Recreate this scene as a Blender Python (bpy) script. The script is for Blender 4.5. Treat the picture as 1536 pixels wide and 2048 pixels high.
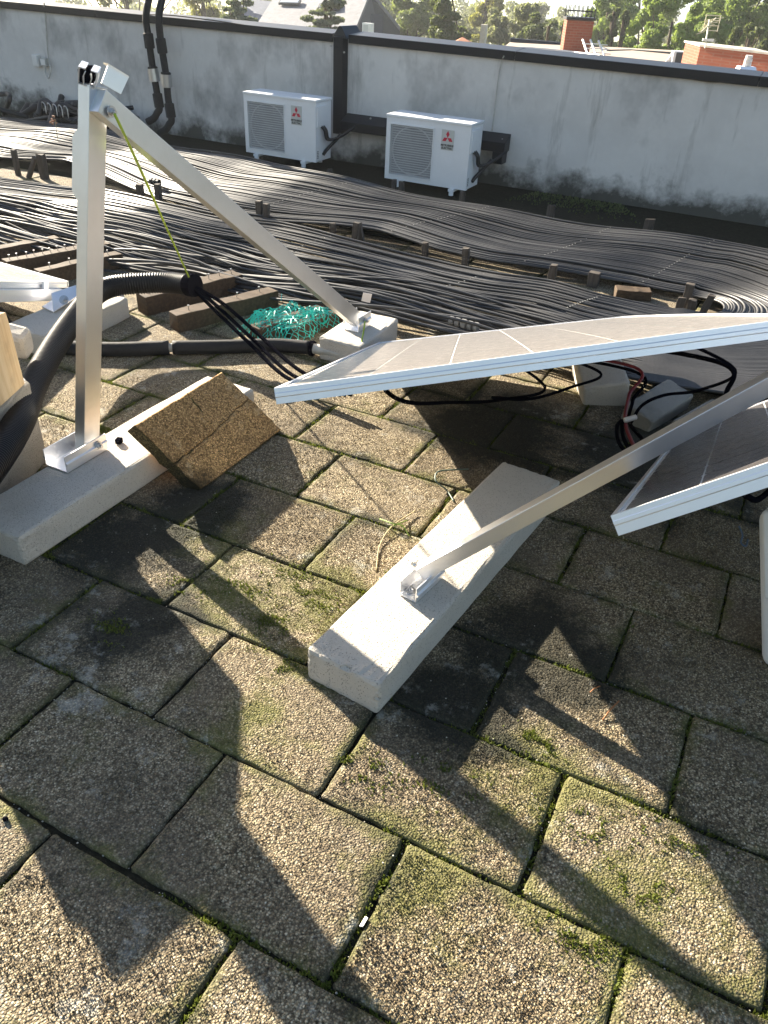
import bpy, bmesh, math, random
import numpy as np
from mathutils import Vector, Matrix

for _o in list(bpy.data.objects):
    bpy.data.objects.remove(_o)
scene = bpy.context.scene
C = scene.collection
random.seed(7)
RNG = np.random.default_rng(11)

# ------------------------------------------------------------------ camera
# world axes: X runs along the paver rows, Y away from the camera across them, Z up; roof surface at z = 0
CAM_H = 1.65
F_PX = 1582.6
CAM_R = np.array([0.88943905, 0.45494642, 0.04383981])
CAM_U = np.array([-0.29109538, 0.48991933, 0.82173142])
CAM_F = np.array([-0.3523658, 0.74364158, -0.56818619])
cam_data = bpy.data.cameras.new("camera")
cam = bpy.data.objects.new("camera", cam_data)
C.objects.link(cam)
cam_data.sensor_fit = 'VERTICAL'
cam_data.sensor_height = 24.0
cam_data.lens = 24.0 * F_PX / 2048.0
cam_data.clip_start = 0.02
cam_data.clip_end = 3000.0
_m = Matrix.Identity(4)
for _i in range(3):
    _m[_i][0] = CAM_R[_i]
    _m[_i][1] = CAM_U[_i]
    _m[_i][2] = -CAM_F[_i]
_m[2][3] = CAM_H
cam.matrix_world = _m
scene.camera = cam

# ------------------------------------------------------------------ light
SUN_TO = np.array([-2.28, 0.98, 1.0])            # direction towards the sun
SUN_TO = SUN_TO / np.linalg.norm(SUN_TO)
SUN_EL = math.asin(SUN_TO[2])
SUN_AZ = math.atan2(SUN_TO[0], SUN_TO[1])        # clockwise from +Y
world = bpy.data.worlds.new("World")
scene.world = world
world.use_nodes = True
wn = world.node_tree
wn.nodes.clear()
w_out = wn.nodes.new("ShaderNodeOutputWorld")
w_bg = wn.nodes.new("ShaderNodeBackground")
w_sky = wn.nodes.new("ShaderNodeTexSky")
w_tc = wn.nodes.new("ShaderNodeTexCoord")
w_vr = wn.nodes.new("ShaderNodeVectorRotate")    # the roof rises a little away from the camera, so the true horizon lies lower
w_vr.rotation_type = 'AXIS_ANGLE'
w_vr.inputs['Axis'].default_value = (0.904, 0.428, 0.0)
w_vr.inputs['Angle'].default_value = math.radians(6.0)
w_sky.sky_type = 'NISHITA'
w_sky.sun_disc = False
w_sky.sun_elevation = SUN_EL
w_sky.sun_rotation = SUN_AZ
w_sky.air_density = 1.0
w_sky.dust_density = 1.5
w_sky.ozone_density = 1.0
w_bg.inputs['Strength'].default_value = 0.050
wn.links.new(w_tc.outputs['Generated'], w_vr.inputs['Vector'])
wn.links.new(w_vr.outputs['Vector'], w_sky.inputs['Vector'])
wn.links.new(w_sky.outputs['Color'], w_bg.inputs['Color'])
wn.links.new(w_bg.outputs['Background'], w_out.inputs['Surface'])

sun_data = bpy.data.lights.new("sun", 'SUN')
sun_data.energy = 5.0
sun_data.angle = math.radians(0.55)
sun_data.color = (1.0, 0.90, 0.74)
sun = bpy.data.objects.new("sun", sun_data)
C.objects.link(sun)
sun.rotation_euler = Vector((SUN_TO[0], SUN_TO[1], SUN_TO[2])).to_track_quat('Z', 'Y').to_euler()

scene.view_settings.view_transform = 'Standard'
scene.view_settings.look = 'None'
scene.view_settings.exposure = 2.38
scene.view_settings.gamma = 1.0
scene.view_settings.use_curve_mapping = False
scene.render.engine = 'CYCLES'
scene.cycles.max_bounces = 6
scene.cycles.transparent_max_bounces = 8


# ------------------------------------------------------------------ helpers
def ray(px, py):
    return (px - 768.0) / F_PX * CAM_R - (py - 1024.0) / F_PX * CAM_U + CAM_F


def at(px, py, t):
    """point at depth t in front of the camera, seen at pixel (px, py) of the photograph"""
    return np.array([0, 0, CAM_H]) + ray(px, py) * t


def onz(px, py, z=0.0):
    d = ray(px, py)
    return np.array([0, 0, CAM_H]) + d * ((z - CAM_H) / d[2])


def ony(px, py, y):
    d = ray(px, py)
    return np.array([0, 0, CAM_H]) + d * (y / d[1])


def nrm(a):
    a = np.asarray(a, float)
    return a / np.linalg.norm(a)


def V(*a):
    return np.array(a, float)


class MB:
    """collects geometry in world coordinates and links it as ONE mesh object"""

    def __init__(self):
        self.v = []
        self.f = []

    def add(self, verts, faces):
        n = len(self.v)
        self.v.extend([tuple(map(float, p)) for p in verts])
        self.f.extend([tuple(n + i for i in f) for f in faces])
        return self

    def box(self, c, s, ax=None):
        """c centre, s full sizes, ax three axis vectors"""
        c = V(*c)
        if ax is None:
            ax = np.eye(3)
        a, b, d = [np.asarray(ax[i], float) * s[i] / 2 for i in range(3)]
        vs = [c + i * a + j * b + k * d for k in (-1, 1) for j in (-1, 1) for i in (-1, 1)]
        return self.add(vs, [(0, 2, 3, 1), (4, 5, 7, 6), (0, 1, 5, 4), (2, 6, 7, 3), (0, 4, 6, 2), (1, 3, 7, 5)])

    def prism(self, poly, n, h):
        """polygon of 3D points extruded by vector n*h"""
        poly = [V(*p) for p in poly]
        k = len(poly)
        off = np.asarray(n, float) * h
        vs = poly + [p + off for p in poly]
        fs = [tuple(range(k))[::-1], tuple(range(k, 2 * k))]
        fs += [(i, (i + 1) % k, k + (i + 1) % k, k + i) for i in range(k)]
        return self.add(vs, fs)

    def tube(self, pts, r, sides=8, cap=True):
        v, f = tube_arrays(np.asarray(pts, float), r, sides)
        n0 = len(self.v)
        self.add(v, f)
        if cap:
            m = len(pts)
            self.f.append(tuple(n0 + i for i in range(sides))[::-1])
            self.f.append(tuple(n0 + (m - 1) * sides + i for i in range(sides)))
        return self

    def rect_tube(self, p0, p1, side, wa, wb, th=0.003):
        """hollow rectangular tube, width wa along 'side', wb across; open ends"""
        p0, p1 = V(*p0), V(*p1)
        ax = nrm(p1 - p0)
        sd = np.asarray(side, float)
        sd = nrm(sd - ax * (sd @ ax))
        ot = np.cross(ax, sd)
        vs = []
        for p in (p0, p1):
            for k in (0, th):
                for i, j in ((-1, -1), (1, -1), (1, 1), (-1, 1)):
                    vs.append(p + sd * i * (wa / 2 - k) + ot * j * (wb / 2 - k))
        fs = []
        for i in range(4):
            j = (i + 1) % 4
            fs += [(i, j, 8 + j, 8 + i), (4 + j, 4 + i, 12 + i, 12 + j), (j, i, 4 + i, 4 + j), (8 + i, 8 + j, 12 + j, 12 + i)]
        return self.add(vs, fs)

    def build(self, name, mat, parent=None, bevel=0.0, smooth=False, segs=2):
        me = bpy.data.meshes.new(name)
        off = V(*parent_loc(parent)) if parent is not None else V(0, 0, 0)
        me.from_pydata([tuple(V(*p) - off) for p in self.v], [], self.f)
        return finish(me, name, mat, parent, bevel, smooth, segs)


def parent_loc(p):
    return p['_base'] if '_base' in p else (0, 0, 0)


def finish(me, name, mat, parent=None, bevel=0.0, smooth=False, segs=2):
    if bevel > 0 or smooth:
        bm = bmesh.new()
        bm.from_mesh(me)
        bmesh.ops.recalc_face_normals(bm, faces=bm.faces)
        if bevel > 0:
            es = [e for e in bm.edges if len(e.link_faces) == 2 and e.calc_face_angle(0) > 0.6]
            bmesh.ops.bevel(bm, geom=es, offset=bevel, segments=segs, affect='EDGES', profile=0.5, clamp_overlap=True)
        bm.to_mesh(me)
        bm.free()
    if smooth:
        me.polygons.foreach_set('use_smooth', [True] * len(me.polygons))
    me.materials.append(mat)
    o = bpy.data.objects.new(name, me)
    C.objects.link(o)
    if parent is not None:
        o.parent = parent
        o['_base'] = list(parent_loc(parent))
    return o


def mesh_np(name, verts, faces, mat, parent=None, smooth=False):
    """large meshes from numpy arrays; faces (n, 3) or (n, 4)"""
    verts = np.asarray(verts, np.float32)
    if parent is not None:
        verts = verts - np.asarray(parent_loc(parent), np.float32)
    faces = np.asarray(faces, np.int32)
    me = bpy.data.meshes.new(name)
    k = faces.shape[1]
    me.vertices.add(len(verts))
    me.vertices.foreach_set('co', verts.ravel())
    me.loops.add(faces.size)
    me.loops.foreach_set('vertex_index', faces.ravel())
    me.polygons.add(len(faces))
    me.polygons.foreach_set('loop_start', np.arange(0, faces.size, k, dtype=np.int32))
    me.polygons.foreach_set('loop_total', np.full(len(faces), k, np.int32))
    if smooth:
        me.polygons.foreach_set('use_smooth', np.ones(len(faces), bool))
    me.update(calc_edges=True)
    me.materials.append(mat)
    o = bpy.data.objects.new(name, me)
    C.objects.link(o)
    if parent is not None:
        o.parent = parent
        o['_base'] = list(parent_loc(parent))
    return o


def tube_arrays(p, r, sides=8):
    n = len(p)
    t = np.gradient(p, axis=0)
    t /= np.linalg.norm(t, axis=1)[:, None] + 1e-9
    ref = V(0, 0, 1) if abs(t[0][2]) < 0.9 else V(1, 0, 0)
    u = np.zeros_like(p)
    u[0] = nrm(np.cross(t[0], ref))
    for i in range(1, n):
        q = u[i - 1] - t[i] * (u[i - 1] @ t[i])
        u[i] = q / (np.linalg.norm(q) + 1e-9)
    w = np.cross(t, u)
    a = np.arange(sides) / sides * 2 * math.pi
    rr = np.broadcast_to(np.asarray(r, float), (n,))
    v = p[:, None, :] + rr[:, None, None] * (np.cos(a)[None, :, None] * u[:, None, :] + np.sin(a)[None, :, None] * w[:, None, :])
    f = []
    for i in range(n - 1):
        for j in range(sides):
            k = (j + 1) % sides
            f.append((i * sides + j, i * sides + k, (i + 1) * sides + k, (i + 1) * sides + j))
    return v.reshape(-1, 3), np.array(f)


def spline(pts, n=12):
    """Catmull-Rom through points"""
    p = np.asarray(pts, float)
    p = np.vstack([2 * p[0] - p[1], p, 2 * p[-1] - p[-2]])
    out = []
    for i in range(1, len(p) - 2):
        for s in np.arange(n) / n:
            a, b, c, d = p[i - 1], p[i], p[i + 1], p[i + 2]
            out.append(0.5 * (2 * b + (c - a) * s + (2 * a - 5 * b + 4 * c - d) * s * s + (-a + 3 * b - 3 * c + d) * s ** 3))
    out.append(p[-2])
    return np.array(out)


def tag(o, label, cat, group=None):
    o['label'] = label
    o['category'] = cat
    if group:
        o['group'] = group
    return o


def thing(name, label, cat, loc, group=None):
    o = bpy.data.objects.new(name, None)
    o.empty_display_size = 0.1
    o.location = tuple(float(x) for x in loc)
    o['_base'] = [float(x) for x in loc]
    C.objects.link(o)
    return tag(o, label, cat, group)


def copy_tree(o, loc=None, parent=None):
    c = o.copy()
    C.objects.link(c)
    if parent is not None:
        c.parent = parent
    for ch in list(o.children):
        copy_tree(ch, None, c)
    if loc is not None:
        c.location = tuple(float(x) for x in loc)
    return c


# ------------------------------------------------------------------ materials
class NT:
    def __init__(self, name):
        self.m = bpy.data.materials.new(name)
        self.m.use_nodes = True
        self.t = self.m.node_tree
        self.b = self.t.nodes['Principled BSDF']
        self.out = self.t.nodes['Material Output']

    def n(self, kind, **kw):
        x = self.t.nodes.new(kind)
        for k, v in kw.items():
            if hasattr(x, k):
                setattr(x, k, v)
            else:
                x.inputs[k].default_value = v
        return x

    def l(self, a, b):
        self.t.links.new(a, b)

    def pos(self):
        if not hasattr(self, '_p'):
            self._p = self.n("ShaderNodeNewGeometry").outputs['Position']
        return self._p

    def noise(self, scale, detail=4.0, rough=0.55, vec=None):
        x = self.n("ShaderNodeTexNoise")
        x.inputs['Scale'].default_value = scale
        x.inputs['Detail'].default_value = detail
        x.inputs['Roughness'].default_value = rough
        self.l(vec if vec is not None else self.pos(), x.inputs['Vector'])
        return x.outputs['Fac']

    def ramp(self, fac, stops, interp='LINEAR'):
        x = self.n("ShaderNodeValToRGB")
        cr = x.color_ramp
        cr.interpolation = interp
        while len(cr.elements) < len(stops):
            cr.elements.new(0.5)
        for e, (p, c) in zip(cr.elements, stops):
            e.position = p
            e.color = (c, c, c, 1) if isinstance(c, (int, float)) else (*c, 1)
        self.l(fac, x.inputs['Fac'])
        return x.outputs['Color']

    def mix(self, fac, a, b, mode='MIX'):
        x = self.n("ShaderNodeMix", data_type='RGBA', blend_type=mode)
        if isinstance(fac, (int, float)):
            x.inputs[0].default_value = fac
        else:
            self.l(fac, x.inputs[0])
        for s, i in ((a, 6), (b, 7)):
            if isinstance(s, tuple):
                x.inputs[i].default_value = (*s, 1)
            else:
                self.l(s, x.inputs[i])
        return x.outputs[2]

    def math(self, op, a, b=0.0, clamp=False):
        x = self.n("ShaderNodeMath", operation=op, use_clamp=clamp)
        for s, i in ((a, 0), (b, 1)):
            if isinstance(s, (int, float)):
                x.inputs[i].default_value = s
            else:
                self.l(s, x.inputs[i])
        return x.outputs[0]

    def bump(self, h, dist=0.002, strength=1.0):
        x = self.n("ShaderNodeBump")
        x.inputs['Distance'].default_value = dist
        x.inputs['Strength'].default_value = strength
        self.l(h, x.inputs['Height'])
        self.l(x.outputs['Normal'], self.b.inputs['Normal'])

    def set(self, **kw):
        for k, v in kw.items():
            k = {'Base': 'Base Color', 'Rough': 'Roughness', 'Metal': 'Metallic', 'Spec': 'Specular IOR Level'}.get(k, k)
            s = self.b.inputs[k]
            if isinstance(v, tuple):
                s.default_value = (*v, 1)
            elif isinstance(v, (int, float)):
                s.default_value = v
            else:
                self.l(v, s)
        return self.m


def stretch(nt, sx, sy, sz):
    x = nt.n("ShaderNodeMapping")
    x.inputs['Scale'].default_value = (sx, sy, sz)
    nt.l(nt.pos(), x.inputs['Vector'])
    return x.outputs['Vector']


def voro(nt, scale, feature='F1', out='Distance', rand=1.0, vec=None):
    x = nt.n("ShaderNodeTexVoronoi", feature=feature)
    x.inputs['Scale'].default_value = scale
    x.inputs['Randomness'].default_value = rand
    nt.l(vec if vec is not None else nt.pos(), x.inputs['Vector'])
    return x.outputs[out]


MOSS_SPOTS = [(-1.00, 1.60, .34), (-1.25, 1.50, .22), (-.80, 1.45, .25), (-.15, 1.32, .28), (.15, 1.10, .30), (-.85, 1.15, .2), (-.30, .95, .25), (-1.5, 1.75, .25)]
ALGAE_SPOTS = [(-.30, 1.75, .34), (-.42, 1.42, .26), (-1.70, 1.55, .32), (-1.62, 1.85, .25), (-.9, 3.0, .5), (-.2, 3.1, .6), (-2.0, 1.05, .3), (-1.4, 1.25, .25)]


def blobs(a, spots, amount):
    """soft patches where growth has taken hold"""
    tot = None
    for x, y, r in spots:
        d = a.n("ShaderNodeVectorMath", operation='DISTANCE')
        a.l(a.pos(), d.inputs[0])
        d.inputs[1].default_value = (x, y, 0)
        q = a.math('MULTIPLY', a.math('SUBTRACT', 1.0, a.math('DIVIDE', d.outputs['Value'], r), True), amount * 1.6)
        tot = q if tot is None else a.math('MAXIMUM', tot, q)
    return tot


def m_paver(name, tint=(1, 1, 1), moss=1.0, pore_shade=.62):
    a = NT(name)
    g = voro(a, 200, out='Color')
    gd = voro(a, 200)
    base = a.ramp(a.math('MULTIPLY', g, 1.0), [(0.0, (.035, .029, .020)), (0.3, (.21, .165, .105)), (0.6, (.44, .36, .235)), (0.85, (.66, .57, .40)), (1.0, (.88, .80, .62))])
    base = a.mix(a.ramp(gd, [(.30, 0.0), (.62, pore_shade)]), base, (.030, .026, .018))  # gaps between grains darkened in the colour, standing in for self-shadow
    oi = a.n("ShaderNodeObjectInfo").outputs['Random']
    base = a.mix(1.0, base, a.ramp(oi, [(0, (.80, .76, .70)), (.5, (.95, .93, .90)), (1, (1.0, .98, .95))]), 'MULTIPLY')
    big = a.noise(2.6, 5, .6)
    base = a.mix(a.ramp(big, [(.42, 0.0), (.62, .55)]), base, (.13, .105, .075))
    # moss and black algae grown over the stone
    at_ = a.n("ShaderNodeAttribute", attribute_name='rim').outputs['Fac']
    mo = a.math('ADD', a.noise(7.0, 6, .7), a.math('MULTIPLY', at_, .20))
    mo = a.math('ADD', mo, blobs(a, MOSS_SPOTS, .18))
    mo = a.math('ADD', mo, a.math('MULTIPLY', a.noise(60, 3, .6), .22))
    base = a.mix(a.ramp(mo, [(.68, 0.0), (.90, .72 * moss)]), base, (.105, .108, .026))
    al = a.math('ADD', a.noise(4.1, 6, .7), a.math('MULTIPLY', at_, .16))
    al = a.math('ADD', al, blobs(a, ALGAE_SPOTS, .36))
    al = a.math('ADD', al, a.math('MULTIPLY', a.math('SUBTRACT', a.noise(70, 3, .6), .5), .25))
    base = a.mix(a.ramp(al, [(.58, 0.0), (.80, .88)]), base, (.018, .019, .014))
    li = a.math('ADD', a.noise(11, 6, .75), a.math('MULTIPLY', a.noise(1.7, 2, .5), .35))
    base = a.mix(a.ramp(li, [(.76, 0.0), (.86, .45)]), base, (.46, .45, .40))
    base = a.mix(1.0, base, tint, 'MULTIPLY')
    h = a.math('ADD', a.math('MULTIPLY', gd, -1.0), a.math('MULTIPLY', a.noise(90, 4, .7), .9))
    a.bump(h, .0035, 1.0)
    return a.set(Base=base, Rough=.92, Spec=.25)


def m_concrete(name, c0, c1, pit=0.6, stain=(.25, .22, .17), grime=.5):
    a = NT(name)
    base = a.mix(a.noise(8, 6, .6), c0, c1)
    sp = voro(a, 190)
    pm = a.ramp(sp, [(.16, 1.0), (.34, 0.0)])
    pick = a.ramp(voro(a, 190, out='Color'), [(.50, 0.0), (.62, 1.0)])
    pm = a.math('MULTIPLY', pm, pick)
    base = a.mix(a.math('MULTIPLY', pm, pit), base, (c0[0] * .35, c0[1] * .33, c0[2] * .3))
    base = a.mix(a.ramp(a.noise(3.3, 6, .65), [(.52, 0.0), (.75, grime)]), base, stain)
    base = a.mix(a.math('MULTIPLY', a.noise(260, 3, .7), .45), base, tuple(c * .62 for c in c1))
    h = a.math('ADD', a.noise(170, 4, .75), a.math('MULTIPLY', pm, -1.1))
    a.bump(h, .0055, 1.0)
    return a.set(Base=base, Rough=.9, Spec=.25)


def m_alu(name, col=(.66, .66, .65), rough=.38, brush=(2, 2, 140), dirt=.25):
    a = NT(name)
    n1 = a.noise(6, 4, .6)
    st = a.noise(1.0, 3, .6, stretch(a, brush[2], brush[2], brush[0]))
    r = a.math('ADD', a.math('MULTIPLY', st, .14), rough - .05)
    base = a.mix(a.ramp(n1, [(.45, 0.0), (.8, dirt)]), col, (col[0] * .62, col[1] * .58, col[2] * .52))
    a.bump(st, .0002, .3)
    return a.set(Base=base, Rough=r, Metal=.92)


def m_plain(name, col, rough=.6, spec=.5, metal=0.0, var=.25, scale=9.0, bump=0.0, bscale=80):
    a = NT(name)
    base = a.mix(a.ramp(a.noise(scale, 5, .65), [(.3, 0.0), (.75, 1.0)]), col, tuple(c * (1 - var) for c in col))
    if bump:
        a.bump(a.noise(bscale, 4, .6), bump, .8)
    return a.set(Base=base, Rough=rough, Spec=spec, Metal=metal)


def m_wood(name, c0, c1, rough=.8, axis=(4, 60, 60)):
    a = NT(name)
    tc = a.n("ShaderNodeTexCoord").outputs['Object']
    mp = a.n("ShaderNodeMapping")
    mp.inputs['Scale'].default_value = axis
    a.l(tc, mp.inputs['Vector'])
    g = a.noise(1.0, 6, .65, mp.outputs['Vector'])
    base = a.mix(a.ramp(g, [(.3, 0.0), (.7, 1.0)]), c0, c1)
    base = a.mix(a.ramp(a.noise(14, 5, .6), [(.5, 0.0), (.8, .6)]), base, tuple(c * .45 for c in c0))
    a.bump(g, .004, .7)
    return a.set(Base=base, Rough=rough, Spec=.2)


def m_leaf(name, col, col2, trans=.35):
    a = NT(name)
    oi = a.noise(1.3, 4, .7)
    base = a.mix(a.ramp(oi, [(.35, 0.0), (.65, 1.0)]), col, col2)
    a.set(Base=base, Rough=.6, Spec=.25)
    tr = a.n("ShaderNodeBsdfTranslucent")
    a.l(a.mix(.5, base, (.20, .24, .03)), tr.inputs['Color'])
    mx = a.n("ShaderNodeMixShader")
    mx.inputs[0].default_value = trans
    a.l(a.b.outputs[0], mx.inputs[1])
    a.l(tr.outputs[0], mx.inputs[2])
    a.l(mx.outputs[0], a.out.inputs['Surface'])
    return a.m


def m_brick(name):
    a = NT(name)
    b = a.n("ShaderNodeTexBrick")
    b.inputs['Scale'].default_value = 1.0
    b.inputs['Color1'].default_value = (.34, .10, .055, 1)
    b.inputs['Color2'].default_value = (.27, .075, .04, 1)
    b.inputs['Mortar'].default_value = (.30, .17, .12, 1)
    b.inputs['Brick Width'].default_value = .26
    b.inputs['Row Height'].default_value = .075
    b.inputs['Mortar Size'].default_value = .012
    tc = a.n("ShaderNodeNewGeometry")
    sp = a.n("ShaderNodeSeparateXYZ")
    a.l(tc.outputs['Position'], sp.inputs[0])
    cb = a.n("ShaderNodeCombineXYZ")
    a.l(a.math('ADD', sp.outputs[0], sp.outputs[1]), cb.inputs[0])
    a.l(sp.outputs[2], cb.inputs[1])
    a.l(cb.outputs[0], b.inputs['Vector'])
    return a.set(Base=a.mix(a.noise(3, 4), b.outputs['Color'], (.24, .08, .05)), Rough=.9, Spec=.2)


def m_wall():
    a = NT('grey_render')
    base = a.mix(a.ramp(a.noise(1.2, 6, .6), [(.35, 0.0), (.7, 1.0)]), (.66, .635, .60), (.52, .50, .475))
    base = a.mix(a.ramp(a.noise(14, 5, .7), [(.45, 0.0), (.75, .25)]), base, (.74, .72, .68))
    # damp patches and drips run down the render
    dr = a.noise(1.0, 6, .7, stretch(a, 7, 7, .9))
    base = a.mix(a.ramp(dr, [(.56, 0.0), (.74, .6)]), base, (.22, .205, .18))
    pt = a.noise(.9, 5, .65, stretch(a, 1.3, 1.3, 1.0))
    base = a.mix(a.ramp(pt, [(.52, 0.0), (.66, .7)]), base, (.25, .24, .225))
    # rising damp: black mould along the foot of the wall
    sp = a.n("ShaderNodeSeparateXYZ")
    a.l(a.pos(), sp.inputs[0])
    hgt = a.math('ADD', a.math('MULTIPLY', sp.outputs[2], -1.45), a.math('ADD', a.noise(3.2, 6, .7), a.math('MULTIPLY', a.math('SUBTRACT', a.noise(.5, 2, .5), .45), .7)))
    base = a.mix(a.ramp(hgt, [(.22, 0.0), (.52, .93)]), base, (.045, .045, .035))
    a.bump(a.noise(120, 4, .6), .002, .6)
    return a.set(Base=base, Rough=.92, Spec=.2)


def m_hose():
    a = NT('black_rubber_hose')
    d = a.ramp(a.noise(1.6, 6, .65), [(.35, 0.0), (.7, 1.0)])
    base = a.mix(d, (.012, .012, .013), (.055, .053, .052))
    r = a.math('ADD', a.math('MULTIPLY', a.noise(40, 3), .2), .40)
    return a.set(Base=base, Rough=r, Spec=.55)


def m_cell(name, dust, sheen):
    a = NT(name)
    # fine busbars printed on the cell, dust lying on the glass above it
    du = a.ramp(a.noise(34, 6, .75), [(.30, .5), (.75, 1.0)])
    uv = a.n("ShaderNodeUVMap").outputs['UV']
    sx = a.n("ShaderNodeSeparateXYZ")
    a.l(uv, sx.inputs[0])
    ln = a.math('FRACT', a.math('MULTIPLY', sx.outputs[1], 9.0))
    ln = a.math('GREATER_THAN', ln, .90)
    cellc = a.mix(a.math('MULTIPLY', ln, .30), (.010, .011, .016), (.30, .30, .30))
    base = a.mix(a.math('MULTIPLY', du, dust), cellc, (.46, .385, .31))
    a.set(Base=base, Rough=.17, Spec=.55)
    a.b.inputs['Sheen Weight'].default_value = .9
    a.b.inputs['Sheen Roughness'].default_value = .28
    a.b.inputs['Sheen Tint'].default_value = (1.0, .88, .76, 1)
    a.l(a.math('MULTIPLY', du, sheen), a.b.inputs['Sheen Weight'])
    a.l(a.math('ADD', a.math('MULTIPLY', a.noise(50, 5, .7), .25), .12), a.b.inputs['Roughness'])
    return a.m


M = {}
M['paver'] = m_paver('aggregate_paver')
M['loose_paver'] = m_paver('loose_paver_stone', tint=(1.6, 1.16, .72), moss=.25, pore_shade=.4)  # brown stone, tint raised so the unlit face looks sunlit
M['slab_edge'] = m_paver('loose_paver_edge', tint=(.55, .50, .30), moss=.9, pore_shade=.6)
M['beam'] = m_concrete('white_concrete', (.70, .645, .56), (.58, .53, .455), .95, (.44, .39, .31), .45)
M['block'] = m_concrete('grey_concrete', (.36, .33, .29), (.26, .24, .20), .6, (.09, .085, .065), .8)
M['alu'] = m_alu('mill_aluminium')
M['alu_white'] = m_alu('silver_frame', (.86, .86, .87), .42, dirt=.1)
M['steel'] = m_alu('zinc_steel', (.5, .5, .5), .35)
M['wall'] = m_wall()
M['dark_metal'] = m_plain('anthracite_sheet', (.012, .0135, .017), .42, .4, .0, .3, 4)
M['hose'] = m_hose()
M['rubber'] = m_plain('black_rubber', (.014, .014, .015), .5, .45, var=.3, scale=20)
M['conduit'] = m_plain('black_plastic', (.006, .006, .007), .46, .25, var=.2, scale=12)
M['foam'] = m_plain('black_foam', (.02, .02, .021), .75, .3, var=.4, scale=30, bump=.002, bscale=60)
M['cell'] = m_cell('dusty_silicon_cell', .52, 1.0)
M['cell_shaded'] = m_cell('shaded_silicon_cell', .12, .06)  # darker copy: shade of the raised panel put into the cell colour
M['backsheet'] = m_plain('white_backsheet', (.72, .71, .68), .25, .5, var=.12)
M['ac'] = m_plain('white_enamel', (.74, .745, .75), .42, .45, var=.08, scale=6)
M['ac_dark'] = m_plain('dark_grille', (.06, .062, .066), .6)
M['ac_back'] = m_plain('grey_condenser', (.20, .205, .21), .6)
M['ac_blade'] = m_plain('grey_fan', (.15, .155, .16), .6)
M['ac_wire'] = m_plain('grey_grille', (.55, .56, .57), .45, var=.1)
M['red'] = m_plain('red_print', (.52, .025, .05), .5, var=.1)
M['ink'] = m_plain('black_print', (.02, .02, .02), .5)
M['plate'] = m_plain('grey_plate', (.52, .52, .49), .5, var=.1)
M['timber'] = m_wood('old_timber', (.105, .07, .042), (.035, .024, .016))
M['stake'] = m_wood('grey_weathered_wood', (.115, .098, .082), (.045, .037, .031), axis=(60, 60, 5))
M['board'] = m_wood('pale_pine', (.62, .48, .30), (.46, .31, .16), axis=(50, 50, 3))
M['yellow_green'] = m_plain('earth_wire', (.34, .46, .03), .45, var=.2, scale=30)
M['net'] = m_plain('teal_plastic', (.015, .48, .40), .5, var=.25)
M['red_cable'] = m_plain('red_cable', (.22, .015, .02), .5)
M['cable'] = m_plain('black_cable', (.006, .006, .009), .9, .0)
M['white_plastic'] = m_plain('white_plastic', (.70, .69, .66), .4, .5, var=.08)
M['pvc'] = m_plain('grey_pvc', (.52, .50, .45), .55, var=.35, scale=14)
M['soil'] = m_plain('damp_soil', (.030, .028, .018), .95, .1, var=.6, scale=40, bump=.01, bscale=120)
M['moss'] = m_leaf('moss', (.055, .075, .012), (.13, .15, .02), .3)
M['pebble'] = m_plain('pale_pebble', (.62, .58, .48), .8, .3, var=.5, scale=60)
M['grain'] = m_paver('aggregate_grain', tint=(1.22, 1.18, 1.08))
M['brick'] = m_brick('red_brick')
M['slate'] = m_plain('slate_roof', (.20, .20, .215), .75, .3, var=.35, scale=2.2, bump=.03, bscale=5)
M['slate_blue'] = m_plain('blue_slate_roof', (.13, .145, .18), .7, .3, var=.3, scale=2.2, bump=.03, bscale=5)
M['house_dark'] = m_plain('dark_gable_cladding', (.045, .05, .058), .7, .3)
M['render_pale'] = m_plain('pale_render', (.56, .52, .45), .9, .2)
M['tile_roof'] = m_plain('clay_tile_roof', (.36, .15, .08), .85, .2, bump=.03, bscale=6)
M['flat_roof'] = m_plain('tan_flat_roof', (.40, .32, .25), .9, .2, scale=1.2)
M['glass'] = m_plain('skylight_glass', (.30, .33, .36), .08, .8)
M['bark'] = m_plain('bark', (.09, .07, .05), .95, .1, scale=12, bump=.02, bscale=30)
M['terrain'] = m_plain('garden_ground', (.07, .085, .03), .95, .1, scale=.2)
M['leaf_pine'] = m_leaf('stone_pine_needles', (.13, .21, .05), (.26, .35, .09), .5)
M['leaf_dark'] = m_leaf('dark_conifer', (.06, .085, .04), (.11, .14, .065), .4)
M['leaf_cedar'] = m_leaf('blue_cedar', (.085, .11, .085), (.15, .18, .13), .3)
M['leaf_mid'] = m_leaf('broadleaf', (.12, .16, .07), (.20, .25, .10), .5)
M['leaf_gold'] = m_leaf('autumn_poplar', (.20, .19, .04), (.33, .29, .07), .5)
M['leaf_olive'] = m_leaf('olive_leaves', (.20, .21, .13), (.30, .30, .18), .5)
M['weed'] = m_leaf('dry_weed', (.16, .13, .06), (.10, .11, .03), .3)
# ------------------------------------------------------------------ roof floor and pavers
PW, PL = 0.3605, 0.5072
ROW0 = 0.645
OFFS = [-1.389, -1.627, -1.373, -1.611, -1.358, -1.598]

floor_mb = MB()
floor_mb.box((-6.0, 6.6, -0.155), (32.0, 15.0, 0.288))
roof_floor = floor_mb.build('roof_floor', M['soil'])
roof_floor['kind'] = 'structure'
roof_floor['label'] = 'mossy flat roof floor laid with stone pavers'


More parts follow.
